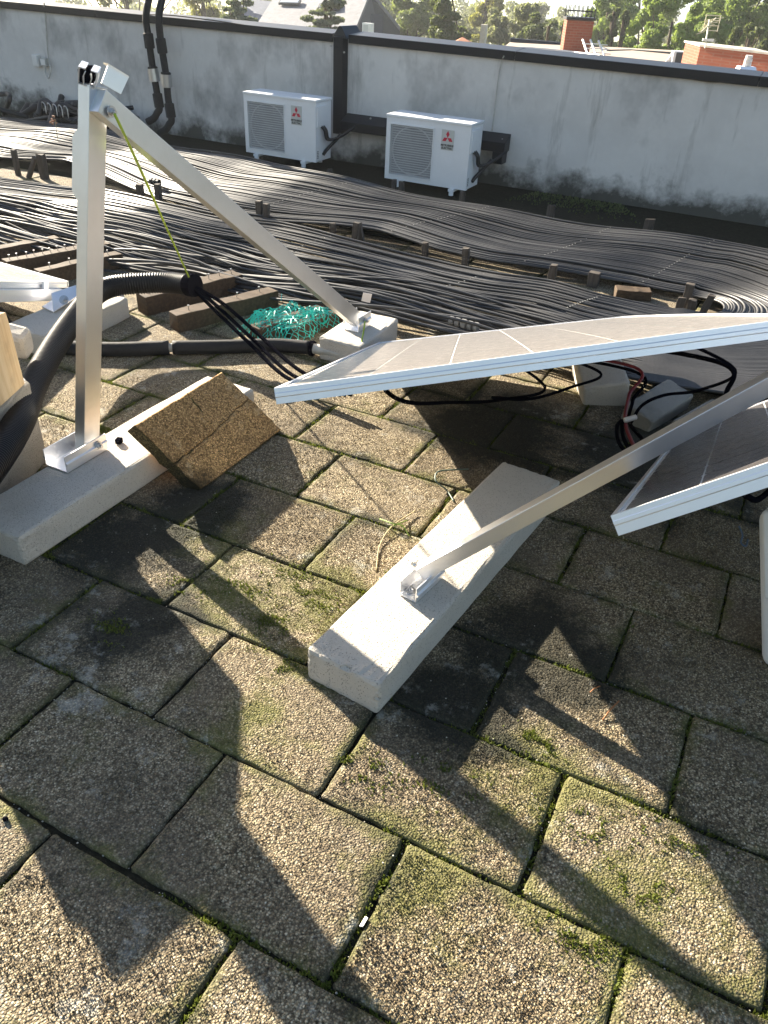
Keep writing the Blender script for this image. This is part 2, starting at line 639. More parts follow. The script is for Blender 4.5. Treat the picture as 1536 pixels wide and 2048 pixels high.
def paver_mesh(seed):
    r = random.Random(seed)
    gx, gy = 20, 14
    lx, ly = PL - .011, PW - .011
    me = bpy.data.meshes.new('paver')
    gxs = [-lx / 2, -lx / 2 + .0045] + [(-.5 + (i + .5) / (gx - 3)) * (lx - .012) for i in range(gx - 3)] + [lx / 2 - .0045, lx / 2]
    gys = [-ly / 2, -ly / 2 + .0045] + [(-.5 + (i + .5) / (gy - 3)) * (ly - .012) for i in range(gy - 3)] + [ly / 2 - .0045, ly / 2]
    vs, fs, rim = [], [], []
    for j in range(gy + 1):
        for i in range(gx + 1):
            x = gxs[i]
            y = gys[j]
            ex = min(i, gx - i)
            ey = min(j, gy - j)
            e = min(lx / 2 - abs(x), ly / 2 - abs(y))
            z = r.uniform(-.0012, .0012)
            if ex == 0:
                x += r.uniform(-.0035, .0022)
            if ey == 0:
                y += r.uniform(-.0035, .0022)
            if ex == 0 or ey == 0:
                z -= r.uniform(.002, .0055)
            if ex == 0 and ey == 0:
                x *= .990
                y *= .986
                z -= .003
            vs.append((x, y, z))
            rim.append(max(0.0, 1 - e / .05))
    n = gx + 1
    for j in range(gy):
        for i in range(gx):
            a = j * n + i
            fs.append((a, a + 1, a + 1 + n, a + n))
    loop = [i for i in range(n)] + [j * n + gx for j in range(1, gy + 1)] + [gy * n + i for i in range(gx - 1, -1, -1)] + [j * n for j in range(gy - 1, 0, -1)]
    k0 = len(vs)
    for q in loop:
        x, y, z = vs[q]
        vs.append((x * 1.003, y * 1.003, -.045))
        rim.append(1.0)
    k = len(loop)
    for q in range(k):
        p = (q + 1) % k
        fs.append((loop[p], loop[q], k0 + q, k0 + p))
    me.from_pydata(vs, [], fs)
    me.polygons.foreach_set('use_smooth', [True] * len(me.polygons))
    at_ = me.attributes.new('rim', 'FLOAT', 'POINT')
    at_.data.foreach_set('value', rim)
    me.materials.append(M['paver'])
    return me


PAVER_MESHES = [paver_mesh(s) for s in range(6)]
N_PAV = 0
PAVED = []
for k in range(-2, 16):
    y = ROW0 + (k + .5) * PW
    off = OFFS[k] if 0 <= k < 6 else (-1.36 - .002 * k if k % 2 == 0 else -1.60 - .002 * k)
    for j in range(-10, 6):
        x = off + (j + .5) * PL
        # keep those that the camera sees or that lie just outside the frame
        d = V(x, y, -CAM_H)
        w = d @ CAM_F
        px = 768 + F_PX * (d @ CAM_R) / w
        py = 1024 - F_PX * (d @ CAM_U) / w
        if w < .6 or px < -420 or px > 1960 or py < 330 or py > 2520:
            continue
        if y > 3.9 and not (4.6 < y < 5.5):
            continue
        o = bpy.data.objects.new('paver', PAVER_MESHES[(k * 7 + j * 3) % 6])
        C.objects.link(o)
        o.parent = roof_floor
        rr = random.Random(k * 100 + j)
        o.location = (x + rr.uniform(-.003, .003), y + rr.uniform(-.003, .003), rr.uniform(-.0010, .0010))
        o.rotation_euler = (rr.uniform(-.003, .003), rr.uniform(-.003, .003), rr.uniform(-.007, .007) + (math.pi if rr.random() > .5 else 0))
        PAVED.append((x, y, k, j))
        N_PAV += 1


# loose aggregate standing proud on the nearer pavers: real relief for the low sun
def grains():
    vs, fs = [], []
    n = 330000
    x = RNG.uniform(-2.7, .75, n)
    y = RNG.uniform(.35, 3.2, n)
    keep = (RNG.random(n) < np.clip(2.05 - .50 * np.hypot(x + .3, y - .7), .12, 1.0))
    row = np.floor((y - ROW0) / PW).astype(int)
    fy = (y - ROW0) / PW - row
    offs = np.array([OFFS[r] if 0 <= r < 6 else (-1.36 if r % 2 == 0 else -1.60) for r in range(-2, 20)])
    fx = (x - offs[row + 2]) / PL
    fx = fx - np.floor(fx)
    ins = (fx > .032) & (fx < .968) & (fy > .042) & (fy < .958)
    m = keep & ins
    x, y = x[m], y[m]
    n = len(x)
    r = RNG.uniform(.0013, .0033, n)
    h = r * RNG.uniform(.5, 1.1, n)
    a0 = RNG.uniform(0, 6.28, n)
    v = np.zeros((n, 6, 3), np.float32)
    for i in range(5):
        rr = r * RNG.uniform(.7, 1.25, n)
        v[:, i, 0] = x + np.cos(a0 + i * 1.2566) * rr
        v[:, i, 1] = y + np.sin(a0 + i * 1.2566) * rr
        v[:, i, 2] = -.0035
    v[:, 5, 0] = x + r * RNG.uniform(-.3, .3, n)
    v[:, 5, 1] = y + r * RNG.uniform(-.3, .3, n)
    v[:, 5, 2] = h + .0014
    b = np.arange(n) * 6
    f = np.stack([np.stack([b + i, b + (i + 1) % 5, b + 5], 1) for i in range(5)], 1).reshape(-1, 3)
    return v.reshape(-1, 3), f


gv, gf = grains()
go = mesh_np('aggregate_grains', gv, gf, M['grain'], roof_floor)
go['kind'] = 'stuff'


# moss in the joints and in cushions on the stone; pale grit caught in the joints
def joint_points(n, ymax=3.4, wid=.011):
    px_, py_ = [], []
    lim = [p for p in PAVED if p[1] < ymax and -3.6 < p[0] < 1.0]
    for _ in range(n):
        x, y, k, j = lim[RNG.integers(len(lim))]
        if RNG.random() < .58:
            px_.append(x + RNG.uniform(-.5, .5) * PL)
            py_.append(y - PW / 2 + RNG.normal(0, wid * .55))
        else:
            px_.append(x - PL / 2 + RNG.normal(0, wid * .55))
            py_.append(y + RNG.uniform(-.5, .5) * PW)
    return np.array(px_), np.array(py_)


def pnoise(x, y, s, seed):
    r = np.random.default_rng(seed)
    z = np.zeros_like(x)
    for q in range(9):
        a = r.uniform(0, 6.28)
        f_ = s * r.uniform(.5, 2.0)
        z += np.sin((np.cos(a) * x + np.sin(a) * y) * f_ + r.uniform(0, 6.28))
    return z / 9 ** .5


def tufts(x, y, z, size, n_blade=3):
    n = len(x)
    vs = np.zeros((n, n_blade, 3, 3), np.float32)
    for b in range(n_blade):
        a = RNG.uniform(0, 6.28, n)
        s = size * RNG.uniform(.5, 1.3, n)
        dx, dy = np.cos(a), np.sin(a)
        vs[:, b, 0] = np.stack([x - dy * s * .35, y + dx * s * .35, z], 1)
        vs[:, b, 1] = np.stack([x + dy * s * .35, y - dx * s * .35, z], 1)
        vs[:, b, 2] = np.stack([x + dx * s * .6, y + dy * s * .6, z + s * RNG.uniform(.5, 1.2, n)], 1)
    m = n * n_blade
    return vs.reshape(-1, 3), np.arange(m * 3).reshape(-1, 3)


jx, jy = joint_points(30000)
k_ = pnoise(jx, jy, 3.0, 3) > -.35
jx, jy = jx[k_], jy[k_]
cl = [(-.98, 1.62, .09), (-1.23, 1.55, .07), (-.95, 1.33, .05), (-.78, 1.83, .05), (-.02, 1.25, .06), (.12, 1.15, .05), (-.2, 1.42, .04), (-1.36, 1.47, .05),
      (-1.1, 1.66, .08), (-.55, 1.13, .05), (.05, .98, .05), (-2.32, 2.1, .05), (-.35, 1.2, .07), (.2, 1.32, .06), (-1.45, 1.2, .06), (-1.05, 1.45, .06)]
cx_, cy_ = [], []
for (a, b, s) in cl:
    q = 420
    cx_.append(RNG.normal(a, s * .8, q))
    cy_.append(RNG.normal(b, s * .45, q))
cx_, cy_ = np.concatenate(cx_), np.concatenate(cy_)
k_ = pnoise(cx_, cy_, 55.0, 5) > -.1
cx_, cy_ = cx_[k_], cy_[k_]
v1, f1 = tufts(jx, jy, np.full(len(jx), -.012) + np.clip(pnoise(jx, jy, 25, 9), -.5, 1) * .006, .010)
v2, f2 = tufts(cx_, cy_, np.full(len(cx_), -.001), .007)
mo = mesh_np('moss', np.vstack([v1, v2]), np.vstack([f1, f2 + len(v1)]), M['moss'])
mo['kind'] = 'stuff'
tag(mo, 'dark green moss growing in the paver joints', 'moss')


def pebbles(x, y, z, smin, smax, name, mat, label):
    n = len(x)
    ico = np.array([(0, 0, 1), (.9, 0, .2), (.28, .85, .2), (-.72, .53, .2), (-.72, -.53, .2), (.28, -.85, .2), (0, 0, -.6)], np.float32)
    fc = np.array([(0, 1, 2), (0, 2, 3), (0, 3, 4), (0, 4, 5), (0, 5, 1), (6, 2, 1), (6, 3, 2), (6, 4, 3), (6, 5, 4), (6, 1, 5)])
    s = RNG.uniform(smin, smax, n)
    v = ico[None] * s[:, None, None] * RNG.uniform(.6, 1.2, (n, 7, 3))
    v[:, :, 2] *= .7
    v[:, :, 0] += x[:, None]
    v[:, :, 1] += y[:, None]
    v[:, :, 2] += z[:, None]
    o = mesh_np(name, v.reshape(-1, 3), (fc[None] + (np.arange(n) * 7)[:, None, None]).reshape(-1, 3), mat)
    o['kind'] = 'stuff'
    return tag(o, label, 'grit')


bx_, by_ = joint_points(1500, 3.2, .016)
ex_ = RNG.uniform(-2.2, .7, 700)
ey_ = RNG.uniform(.4, 2.6, 700)
pebbles(np.concatenate([bx_, ex_]), np.concatenate([by_, ey_]), np.concatenate([np.full(len(bx_), -.008), np.full(len(ex_), .001)]),
        .0012, .0034, 'grit', M['pebble'], 'pale grit scattered over the pavers and joints')

# ------------------------------------------------------------------ parapet wall
WY = 7.55
wall = thing('parapet_wall', 'grey rendered parapet wall with dark metal coping and damp stains', 'wall', (-4.0, WY, 0))


def wall_seg(x0, x1, z0, z1):
    m = MB()
    nseg = 8
    vs, fs = [], []
    for i in range(nseg + 1):
        x = x0 + (x1 - x0) * i / nseg
        z = z0 + (z1 - z0) * i / nseg
        vs += [(x, WY, -.3), (x, WY, z), (x, WY + .22, z), (x, WY + .22, -.3)]
    for i in range(nseg):
        a = i * 4
        fs += [(a, a + 4, a + 5, a + 1), (a + 1, a + 5, a + 6, a + 2), (a + 2, a + 6, a + 7, a + 3)]
    e = nseg * 4
    fs += [(0, 1, 2, 3), (e, e + 3, e + 2, e + 1)]
    m.add(vs, fs)
    return m


wall_seg(-16.0, -4.30, 1.135, 1.06).build('wall_section', M['wall'], wall)
wall_seg(-4.297, 4.5, 1.065, .985).build('wall_section', M['wall'], wall)


def cap_seg(x0, x1, z0, z1):
    m = MB()
    prof = [(-.035, -.035), (-.035, .035), (.255, .05), (.255, -.035), (.235, -.035), (.235, .0), (-.02, .0), (-.02, -.035)]
    vs = []
    for x, z in ((x0, z0), (x1, z1)):
        vs += [(x, WY + a, z + b + .004) for a, b in prof]
    k = len(prof)
    fs = [(i, (i + 1) % k, k + (i + 1) % k, k + i) for i in range(k)] + [tuple(range(k))[::-1], tuple(range(k, 2 * k))]
    return m.add(vs, fs)


def zl(x):
    return 1.135 + (1.06 - 1.135) * (x + 16) / 11.7


def zr(x):
    return 1.065 + (.985 - 1.065) * (x + 4.297) / 8.8


for x0, x1 in ((-16, -10.2), (-10.196, -7.3), (-7.296, -4.36)):
    cap_seg(x0, x1, zl(x0), zl(x1)).build('coping', M['dark_metal'], wall, bevel=.004)
for x0, x1 in ((-4.19, -2.55), (-2.546, -.55), (-.546, 2.0), (2.004, 4.5)):
    cap_seg(x0, x1, zr(x0), zr(x1)).build('coping', M['dark_metal'], wall, bevel=.004)
# vertical joint cover and low pipe trunking in the same dark sheet metal
trunk = thing('metal_trunking', 'dark sheet metal trunking on the parapet running down then behind an air conditioner', 'trunking', (-4.27, WY - .08, 0.2))
m = MB()
m.prism([(-4.345, WY - .01, .25), (-4.325, WY - .08, .25), (-4.225, WY - .08, .25), (-4.205, WY - .01, .25)], (0, 0, 1), .83)
m.build('vertical_cover', M['dark_metal'], trunk, bevel=.003)
m = MB()
m.add([(-4.355, WY - .06, 1.065), (-4.19, WY - .06, 1.065), (-4.19, WY + .27, 1.065), (-4.355, WY + .27, 1.065), (-4.285, WY - .05, 1.165), (-4.26, WY - .05, 1.165), (-4.26, WY + .25, 1.165), (-4.285, WY + .25, 1.165)],
      [(0, 3, 2, 1), (4, 5, 6, 7), (0, 1, 5, 4), (1, 2, 6, 5), (2, 3, 7, 6), (3, 0, 4, 7)])
m.build('ridge_cap', M['dark_metal'], trunk, bevel=.003)
m = MB()
m.prism([(-4.20, WY - .012, .30), (-4.20, WY - .15, .30), (-4.20, WY - .15, .38), (-4.20, WY - .012, .44)], (1, 0, 0), 1.70)
m.build('horizontal_cover', M['dark_metal'], trunk, bevel=.003)
m = MB()
m.box((-2.56, WY - .09, .25), (.10, .12, .10))
m.build('end_box', M['dark_metal'], trunk, bevel=.003)
for x, z in ((-4.345, 1.0), (-4.345, .66), (-4.20, .96), (-3.9, .43), (-3.2, .43), (-2.55, .40)):
    m = MB()
    m.tube([(x, WY - .10, z), (x, WY - .088, z)], .008, 8)
    m.build('screw', M['steel'], trunk)

# weeds and black soil along the foot of the wall
wx = RNG.uniform(-9.5, 1.5, 9000)
wy = WY - .03 - np.abs(RNG.normal(0, .22, 9000))
k_ = (pnoise(wx, wy, 2.2, 21) > .7) & (wy > 6.75)
wx, wy = wx[k_], wy[k_]
v, f = tufts(wx, wy, np.full(len(wx), -.01), .016, 3)
wd = mesh_np('wall_moss', v, f, M['leaf_dark'])
wd['kind'] = 'stuff'
tag(wd, 'moss and low weeds along the foot of the parapet', 'weeds')


# ------------------------------------------------------------------ concrete feet
def beam(name, label, c, size, rot=0.0, mat='beam', bev=.012, group=None, tilt=None, seed=0):
    """cast block with slightly ragged arrises"""
    r = random.Random(seed)
    o = None
    me = bpy.data.meshes.new(name)
    bm = bmesh.new()
    bmesh.ops.create_cube(bm, size=1.0)
    for v in bm.verts:
        v.co.x *= size[0]
        v.co.y *= size[1]
        v.co.z = (v.co.z + .5) * size[2]
    bmesh.ops.bevel(bm, geom=list(bm.edges), offset=bev, segments=2, affect='EDGES', profile=.5)
    n = max(2, int(size[1] / .05))
    bmesh.ops.subdivide_edges(bm, edges=[e for e in bm.edges if e.calc_length() > .08], cuts=min(n, 14), use_grid_fill=True)
    for v in bm.verts:
        n_in = (abs(v.co.x) < size[0] / 2 - bev * 1.1) + (abs(v.co.y) < size[1] / 2 - bev * 1.1) + (bev * 1.1 < v.co.z < size[2] - bev * 1.1)
        if n_in < 2:
            v.co += Vector((r.uniform(-1, 1), r.uniform(-1, 1), r.uniform(-1, 1))) * .0013
            if r.random() < .05 and v.co.z > size[2] * .5:
                v.co *= 1 - .022 * r.random()
    bmesh.ops.recalc_face_normals(bm, faces=bm.faces)
    bm.to_mesh(me)
    bm.free()
    o = finish(me, name, M[mat])
    o.location = c
    o.rotation_euler = (tilt[0], tilt[1], rot) if tilt else (0, 0, rot)
    return tag(o, label, 'concrete block', group)


beam('ballast_block', 'long white concrete foot carrying the upright aluminium post at left', (-2.0, 1.925, -.002), (.255, 1.27, .117), -.012, seed=1)
beam('ballast_block', 'white concrete foot in the centre foreground under the sloping strut bracket', (-.66, 1.925, -.002), (.238, 1.235, .117), -.098, seed=2)
beam('ballast_block', 'short white concrete foot where the long diagonal strut lands', (-1.815, 3.425, -.002), (.235, .44, .12), .02, seed=3)
beam('ballast_block', 'low pale concrete foot under the small bracket of the far left panel', (-3.19, 2.80, -.002), (.27, .62, .115), .06, seed=4)
beam('ballast_block', 'tilted pale concrete block under the big raised panel', (-.60, 3.62, .012), (.21, .32, .15), .45, tilt=(.25, -.22), seed=5)
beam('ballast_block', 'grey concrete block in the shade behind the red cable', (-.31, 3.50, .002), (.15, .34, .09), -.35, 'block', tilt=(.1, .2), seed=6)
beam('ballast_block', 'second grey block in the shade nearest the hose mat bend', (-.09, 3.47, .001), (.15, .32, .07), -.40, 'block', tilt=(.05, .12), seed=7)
# ------------------------------------------------------------------ loose paver leaning on the left foot, broken in three
sl = thing('loose_paver', 'cracked rusty brown paver leaning against the left concrete foot', 'paver', (-1.68, 2.2, 0))
SC3, SC4 = V(-1.895, 1.861, .250), V(-1.904, 2.400, .250)
SC2, SC1 = V(-1.672, 1.925, .012), V(-1.668, 2.475, .012)
SN = nrm(np.cross(SC2 - SC3, SC4 - SC3))
if SN[2] < 0:
    SN = -SN


def slab_pt(a, b):
    return (SC3 * (1 - a) + SC4 * a) * (1 - b) + (SC2 * (1 - a) + SC1 * a) * b


def crack(p, q, n, amp, seed):
    r = random.Random(seed)
    p, q = V(*p), V(*q)
    out = []
    for i in range(n + 1):
        s = i / n
        w = 0 if i in (0, n) else 1
        out.append(p + (q - p) * s + w * V(r.uniform(-amp, amp), r.uniform(-amp, amp)))
    return out


ck1 = crack((0, .60), (.48, .55), 9, .014, 3) + crack((.48, .55), (1, .44), 9, .014, 4)[1:]
ck2 = crack((.48, .55), (.57, 0), 8, .012, 5)
mid = 9


def slab_piece(poly, off, seed):
    r = random.Random(seed)
    bm = bmesh.new()
    off = V(*off)
    base = V(*sl['_base'])
    cen = sum(poly) / len(poly)
    top = []
    for (a, b) in poly:
        a, b = V(a, b) + (cen - V(a, b)) * (.010 + r.uniform(0, .010))
        top.append(bm.verts.new(slab_pt(a, b) + off - base + SN * r.uniform(-.0015, .0015)))
    bot = [bm.verts.new(V(*v.co) - SN * .058 + V(r.uniform(-1, 1), r.uniform(-1, 1), 0) * .003) for v in top]
    ft = bm.faces.new(top)
    bm.faces.new(bot[::-1])
    k = len(top)
    for i in range(k):
        bm.faces.new((top[i], bot[i], bot[(i + 1) % k], top[(i + 1) % k]))
    bmesh.ops.recalc_face_normals(bm, faces=bm.faces)
    es = [e for e in bm.edges if ft in e.link_faces]
    bmesh.ops.bevel(bm, geom=es, offset=.004, segments=1, affect='EDGES', clamp_overlap=True)
    me = bpy.data.meshes.new('paver_piece')
    bm.to_mesh(me)
    bm.free()
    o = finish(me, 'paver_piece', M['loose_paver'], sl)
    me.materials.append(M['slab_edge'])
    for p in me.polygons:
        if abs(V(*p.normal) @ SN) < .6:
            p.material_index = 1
    return o


def edge(p, q, n, seed):
    return crack(p, q, n, .007, seed)


slab_piece(ck1 + edge((1, .44), (1, 1), 6, 11)[1:] + edge((1, 1), (0, 1), 9, 12)[1:] + edge((0, 1), (0, .60), 5, 13)[1:-1], (0, 0, 0), 1)
slab_piece(ck1[:mid + 1] + ck2[1:] + edge((.57, 0), (0, 0), 6, 14)[1:] + edge((0, 0), (0, .60), 6, 15)[1:-1], SN * .001, 2)
slab_piece(ck2[::-1] + ck1[mid + 1:] + edge((1, .44), (1, 0), 5, 16)[1:] + edge((1, 0), (.57, 0), 5, 17)[1:-1], SN * -.002, 3)

# ------------------------------------------------------------------ aluminium support frame at left
PB, PT = V(-2.085, 1.80, .127), V(-2.04, 2.05, 1.306)
SF = V(-1.825, 3.40, .165)
fr = thing('aluminium_stand', 'upright aluminium post with long diagonal strut, standing on the left foot', 'metal stand', (-2.085, 1.80, .115))
pax = nrm(PT - PB)
m = MB()
m.rect_tube(PB, PT, (1, 0, 0), .046, .076, .003)
post = m.build('post', M['alu'], fr, bevel=.0012, segs=1)
# strut fixed to the camera side of the post
s0 = PT + V(.0435, .0, -.06)
sax = nrm(SF - s0)
s0 = s0 - sax * .04
m = MB()
m.rect_tube(s0, SF, (1, 0, 0), .040, .074, .003)
m.build('strut', M['alu'], fr, bevel=.0012, segs=1)
m = MB()
m.box(s0 + sax * .004, (.036, .070, .004), [nrm(np.cross(np.cross(sax, V(1, 0, 0)), sax)), nrm(np.cross(sax, V(1, 0, 0))), sax])
m.build('end_cap', M['alu'], fr)
pv = np.cross(pax, V(1, 0, 0))
# plate behind the post
c0 = PB + pax * 1.0
m = MB()
m.prism([c0 + V(-.022, -.036, 0) + pax * a + V(-b, 0, 0) for a, b in ((-.13, 0), (-.10, .026), (.06, .026), (.09, 0))], V(0, 1, 0), .005)
m.build('gusset_plate', M['alu'], fr)


def bolt(p, ax, parent, r=.011, name='bolt', wash=.017):
    p = V(*p)
    ax = nrm(ax)
    w = MB()
    w.tube([p, p + ax * .003], wash, 14)
    w.tube([p + ax * .003, p + ax * .012], r, 6)
    w.tube([p + ax * .012, p + ax * .020], r * .55, 8)
    return w.build(name, M['steel'], parent)


bolt(PT + V(.072, -.012, -.065), (1, -.1, 0), fr)


def u_bracket(name, c, yaw, L, W, H, parent, th=.004):
    """extruded channel: base, two flanges with a rolled rib"""
    ca, sa = math.cos(yaw), math.sin(yaw)
    ax = [V(-sa, ca, 0), V(ca, sa, 0), V(0, 0, 1)]
    c = V(*c)
    prof = [(-W / 2, 0), (W / 2, 0), (W / 2, H * .38), (W / 2 + .006, H * .44), (W / 2 + .006, H * .56), (W / 2, H * .62), (W / 2, H),
            (W / 2 - th, H), (W / 2 - th, H * .62), (W / 2 - th, H * .38), (W / 2 - th, th), (-W / 2 + th, th), (-W / 2 + th, H * .38), (-W / 2 + th, H * .62),
            (-W / 2 + th, H), (-W / 2, H), (-W / 2, H * .62), (-W / 2 - .006, H * .56), (-W / 2 - .006, H * .44), (-W / 2, H * .38)]
    m = MB()
    m.prism([c + ax[1] * a + V(0, 0, b) - ax[0] * L / 2 for a, b in prof], ax[0], L)
    return m.build(name, M['alu_white'], parent, bevel=.0006, segs=1)


u_bracket('foot_bracket', (-2.080, 1.745, .118), 0.0, .20, .104, .066, fr)
bolt((-2.026, 1.80, .157), (1, 0, 0), fr)
u_bracket('foot_bracket', (-1.825, 3.415, .120), 0.0, .13, .085, .075, fr)
bolt((-1.780, 3.41, .165), (1, 0, 0), fr)


# rail stubs clamped across the frame heads
def rail_stub(c, axd, up, L, parent, name, s=1.0):
    axd = nrm(axd)
    up = nrm(np.asarray(up) - axd * (np.asarray(up) @ axd))
    sd = np.cross(axd, up)
    c = V(*c)
    t = .0028
    m = MB()
    W_, H_ = .046 * s, .046 * s

    def strip(a0, b0, a1, b1):
        p, q = c + sd * a0 + up * b0, c + sd * a1 + up * b1
        dd = nrm(q - p)
        nn = np.cross(dd, axd) * t / 2
        m.prism([p - nn, q - nn, q + nn, p + nn], axd, L)
    strip(-W_ / 2, 0, W_ / 2, 0)
    strip(-W_ / 2, 0, -W_ / 2 - .004, H_)
    strip(W_ / 2, 0, W_ / 2 + .004, H_)
    strip(-.008, 0, -.012, H_ * .5)
    strip(.008, 0, .012, H_ * .5)
    strip(-.012, H_ * .5, -.008, H_ * .8)
    strip(.012, H_ * .5, .008, H_ * .8)
    strip(-W_ / 2 - .004, H_, -.008, H_)
    strip(W_ / 2 + .004, H_, .008, H_)
    return m.build(name, M['alu_white'], parent)


top_c = PT + V(.012, -.03, -.004)
rail_stub(top_c + V(0, -.01, .006), V(-.55, .80, .12), V(.25, .1, .9), .07, fr, 'rail_stub', 1.0)
m = MB()
sdx = nrm(V(-.55, .80, .12))
m.box(top_c + V(0, -.01, .029) + sdx * .04, (.055, .042, .036), [sdx, nrm(np.cross(V(0, 0, 1), sdx)), V(0, 0, 1)])
m.build('slot_shadow_core', M['cable'], fr)
m = MB()
q0 = at(203, 166, 2.50)
q1 = at(216, 131, 2.50)
q2 = at(258, 156, 2.56)
m.prism([q0, q1, q1 + (q2 - q1) * .98, q0 + (q2 - q1) * .92], nrm(np.cross(q1 - q0, q2 - q1)), .004)
m.prism([q1, q1 + V(.0, .0, .006), q1 + (q2 - q1) + V(0, 0, .006), q1 + (q2 - q1)], nrm(np.cross(V(0, 0, 1), q2 - q1)), .03)
m.build('angle_clip', M['alu'], fr)
clipf = SF - sax * .04 + V(.02, .05, .07)
m = MB()
m.prism([clipf, clipf + V(.01, .0, .045), clipf + V(.045, .03, .035), clipf + V(.035, .03, -.012)], nrm(V(.4, -.9, .2)), .006)
m.build('angle_clip', M['alu_white'], fr)

# earth wire from the head bolt down to the corrugated conduit
E0 = PT + V(.085, -.014, -.068)
E1 = at(378, 554, 3.93)
pts = [E0 + (E1 - E0) * s + V(.10, -.10, .02) * math.sin(math.pi * min(1, s * 1.6 + .05)) * (1 - s) + V(.01, -.01, 0) for s in np.linspace(0, 1, 30)]
m = MB()
m.tube(pts, .0045, 8)
o = m.build('earth_wire', M['yellow_green'], smooth=True)
tag(o, 'yellow and green earth wire stretched from the post bolt to the conduit', 'wire')
m = MB()
m.tube(spline([V(-1.778, 3.41, .165), V(-1.755, 3.36, .17), V(-1.735, 3.31, .14), V(-1.72, 3.27, .123), V(-1.70, 3.24, .08)], 8), .004, 6)
o = m.build('earth_wire', M['yellow_green'], smooth=True)
tag(o, 'short yellow green wire hanging from the strut foot bracket', 'wire')

# ------------------------------------------------------------------ second frame: sloping strut on the centre foot
f2a = V(-.675, 1.725, .170)
f2b = at(1536, 768, 1.8)
f2ax = nrm(f2b - f2a)
f2e = f2b + f2ax * .55
fr2 = thing('aluminium_prop', 'sloping aluminium tube rising right from the centre foreground foot', 'strut', (-.675, 1.725, .115))
m = MB()
m.rect_tube(f2a - f2ax * .01, f2e, np.cross(f2ax, V(0, 0, 1)), .036, .044, .003)
m.build('tube', M['alu_white'], fr2, bevel=.0012, segs=1)
u_bracket('foot_bracket', (-.675, 1.715, .117), -.15, .15, .060, .052, fr2)
bolt((-.69, 1.672, .121), (0, 0, 1), fr2, .009)
bolt((-.712, 1.76, .150), (-1, 0, 0), fr2, .008)


# ------------------------------------------------------------------ solar panels
def solar_panel(label, P00, e, d, n, L, W, fold=0.0, th=.035, rows=12, cols=6, cell='cell'):
    """P00 near corner of the top face; e across, d along, n up; fold lowers the far right corner"""
    r = thing('solar_panel', label, 'solar panel', P00 - n * th, 'framed solar panels')
    P00 = V(*P00)

    def S(a, b, k=0.0):
        return P00 + e * a * W + d * b * L + n * (k - fold * max(0, a) * max(0, b) ** 1.5)

    fw = .011
    N = 10

    def rail(a0, b0, a1, b1, ia, ib):
        m = MB()
        nb = [(0, 0, 0), (1, 0, 0), (1, 0, -.0045), (.22, 0, -.0045), (.22, 0, .0035 - th), (2.2, 0, .0035 - th), (2.2, 0, -th), (0, 0, -th), (0, 0, -.0235), (-.12, 0, -.0215), (-.12, 0, -.0135), (0, 0, -.0115)]
        ring = len(nb)
        vs = []
        for i in range(N + 1):
            s = i / N
            a, b = a0 + (a1 - a0) * s, b0 + (b1 - b0) * s
            inward = e * ia + d * ib
            for (q, _, z) in nb:
                vs.append(S(a, b, z) + inward * fw * q)
        fs = [(i * ring + j, i * ring + (j + 1) % ring, (i + 1) * ring + (j + 1) % ring, (i + 1) * ring + j) for i in range(N) for j in range(ring)]
        fs += [tuple(range(ring))[::-1], tuple(N * ring + j for j in range(ring))]
        m.add(vs, fs)
        o = m.build('frame_rail', M['alu_white'], r)
        bm = bmesh.new()
        bm.from_mesh(o.data)
        bmesh.ops.recalc_face_normals(bm, faces=bm.faces)
        bm.to_mesh(o.data)
        bm.free()
    rail(0, 0, 1, 0, 0, 1)
    rail(0, 1, 1, 1, 0, -1)
    rail(0, fw / L * 1.02, 0, 1 - fw / L * 1.02, 1, 0)
    rail(1, fw / L * 1.02, 1, 1 - fw / L * 1.02, -1, 0)
    # laminate sheet under the cells
    g = 12
    m = MB()
    ia, ib = fw * .95 / W, fw * .95 / L
    vs = [S(ia + (1 - 2 * ia) * i / g, ib + (1 - 2 * ib) * j / g, -.0046) for j in range(g + 1) for i in range(g + 1)]
    vs += [p - n * .004 for p in vs]
    k = (g + 1) ** 2
    fs = []
    for j in range(g):
        for i in range(g):
            a = j * (g + 1) + i
            fs += [(a, a + 1, a + g + 2, a + g + 1), (k + a, k + a + g + 1, k + a + g + 2, k + a + 1)]
    m.add(vs, fs)
    m.build('laminate', M['backsheet'], r)
    mw, ml = .022 / W, .024 / L
    cw, cl_ = (1 - 2 * mw) / cols, (1 - 2 * ml) / rows
    gw, gl = .0020 / W, .0018 / L
    ch = .008
    for j in range(rows):
        for i in range(cols):
            a0, a1 = mw + i * cw + gw, mw + (i + 1) * cw - gw
            b0, b1 = ml + j * cl_ + gl, ml + (j + 1) * cl_ - gl
            ca, cb = ch / W, ch / L
            poly = [(a0 + ca, b0), (a1 - ca, b0), (a1, b0 + cb), (a1, b1 - cb), (a1 - ca, b1), (a0 + ca, b1), (a0, b1 - cb), (a0, b0 + cb)]
            m = MB()
            m.add([S(a, b, -.0038) for a, b in poly], [tuple(range(8))])
            co = m.build('cell', M[cell], r)
            uvl = co.data.uv_layers.new(name='UVMap')
            for li_, (a, b) in enumerate(poly):
                uvl.data[li_].uv = ((a - a0) / (a1 - a0), (b - b0) / (b1 - b0))
    # junction box under the sheet
    m = MB()
    m.box(S(.5, .42, -.022), (.10, .06, .018), [e, d, n])
    m.build('junction_box', M['cable'], r, bevel=.003)
    return r, S


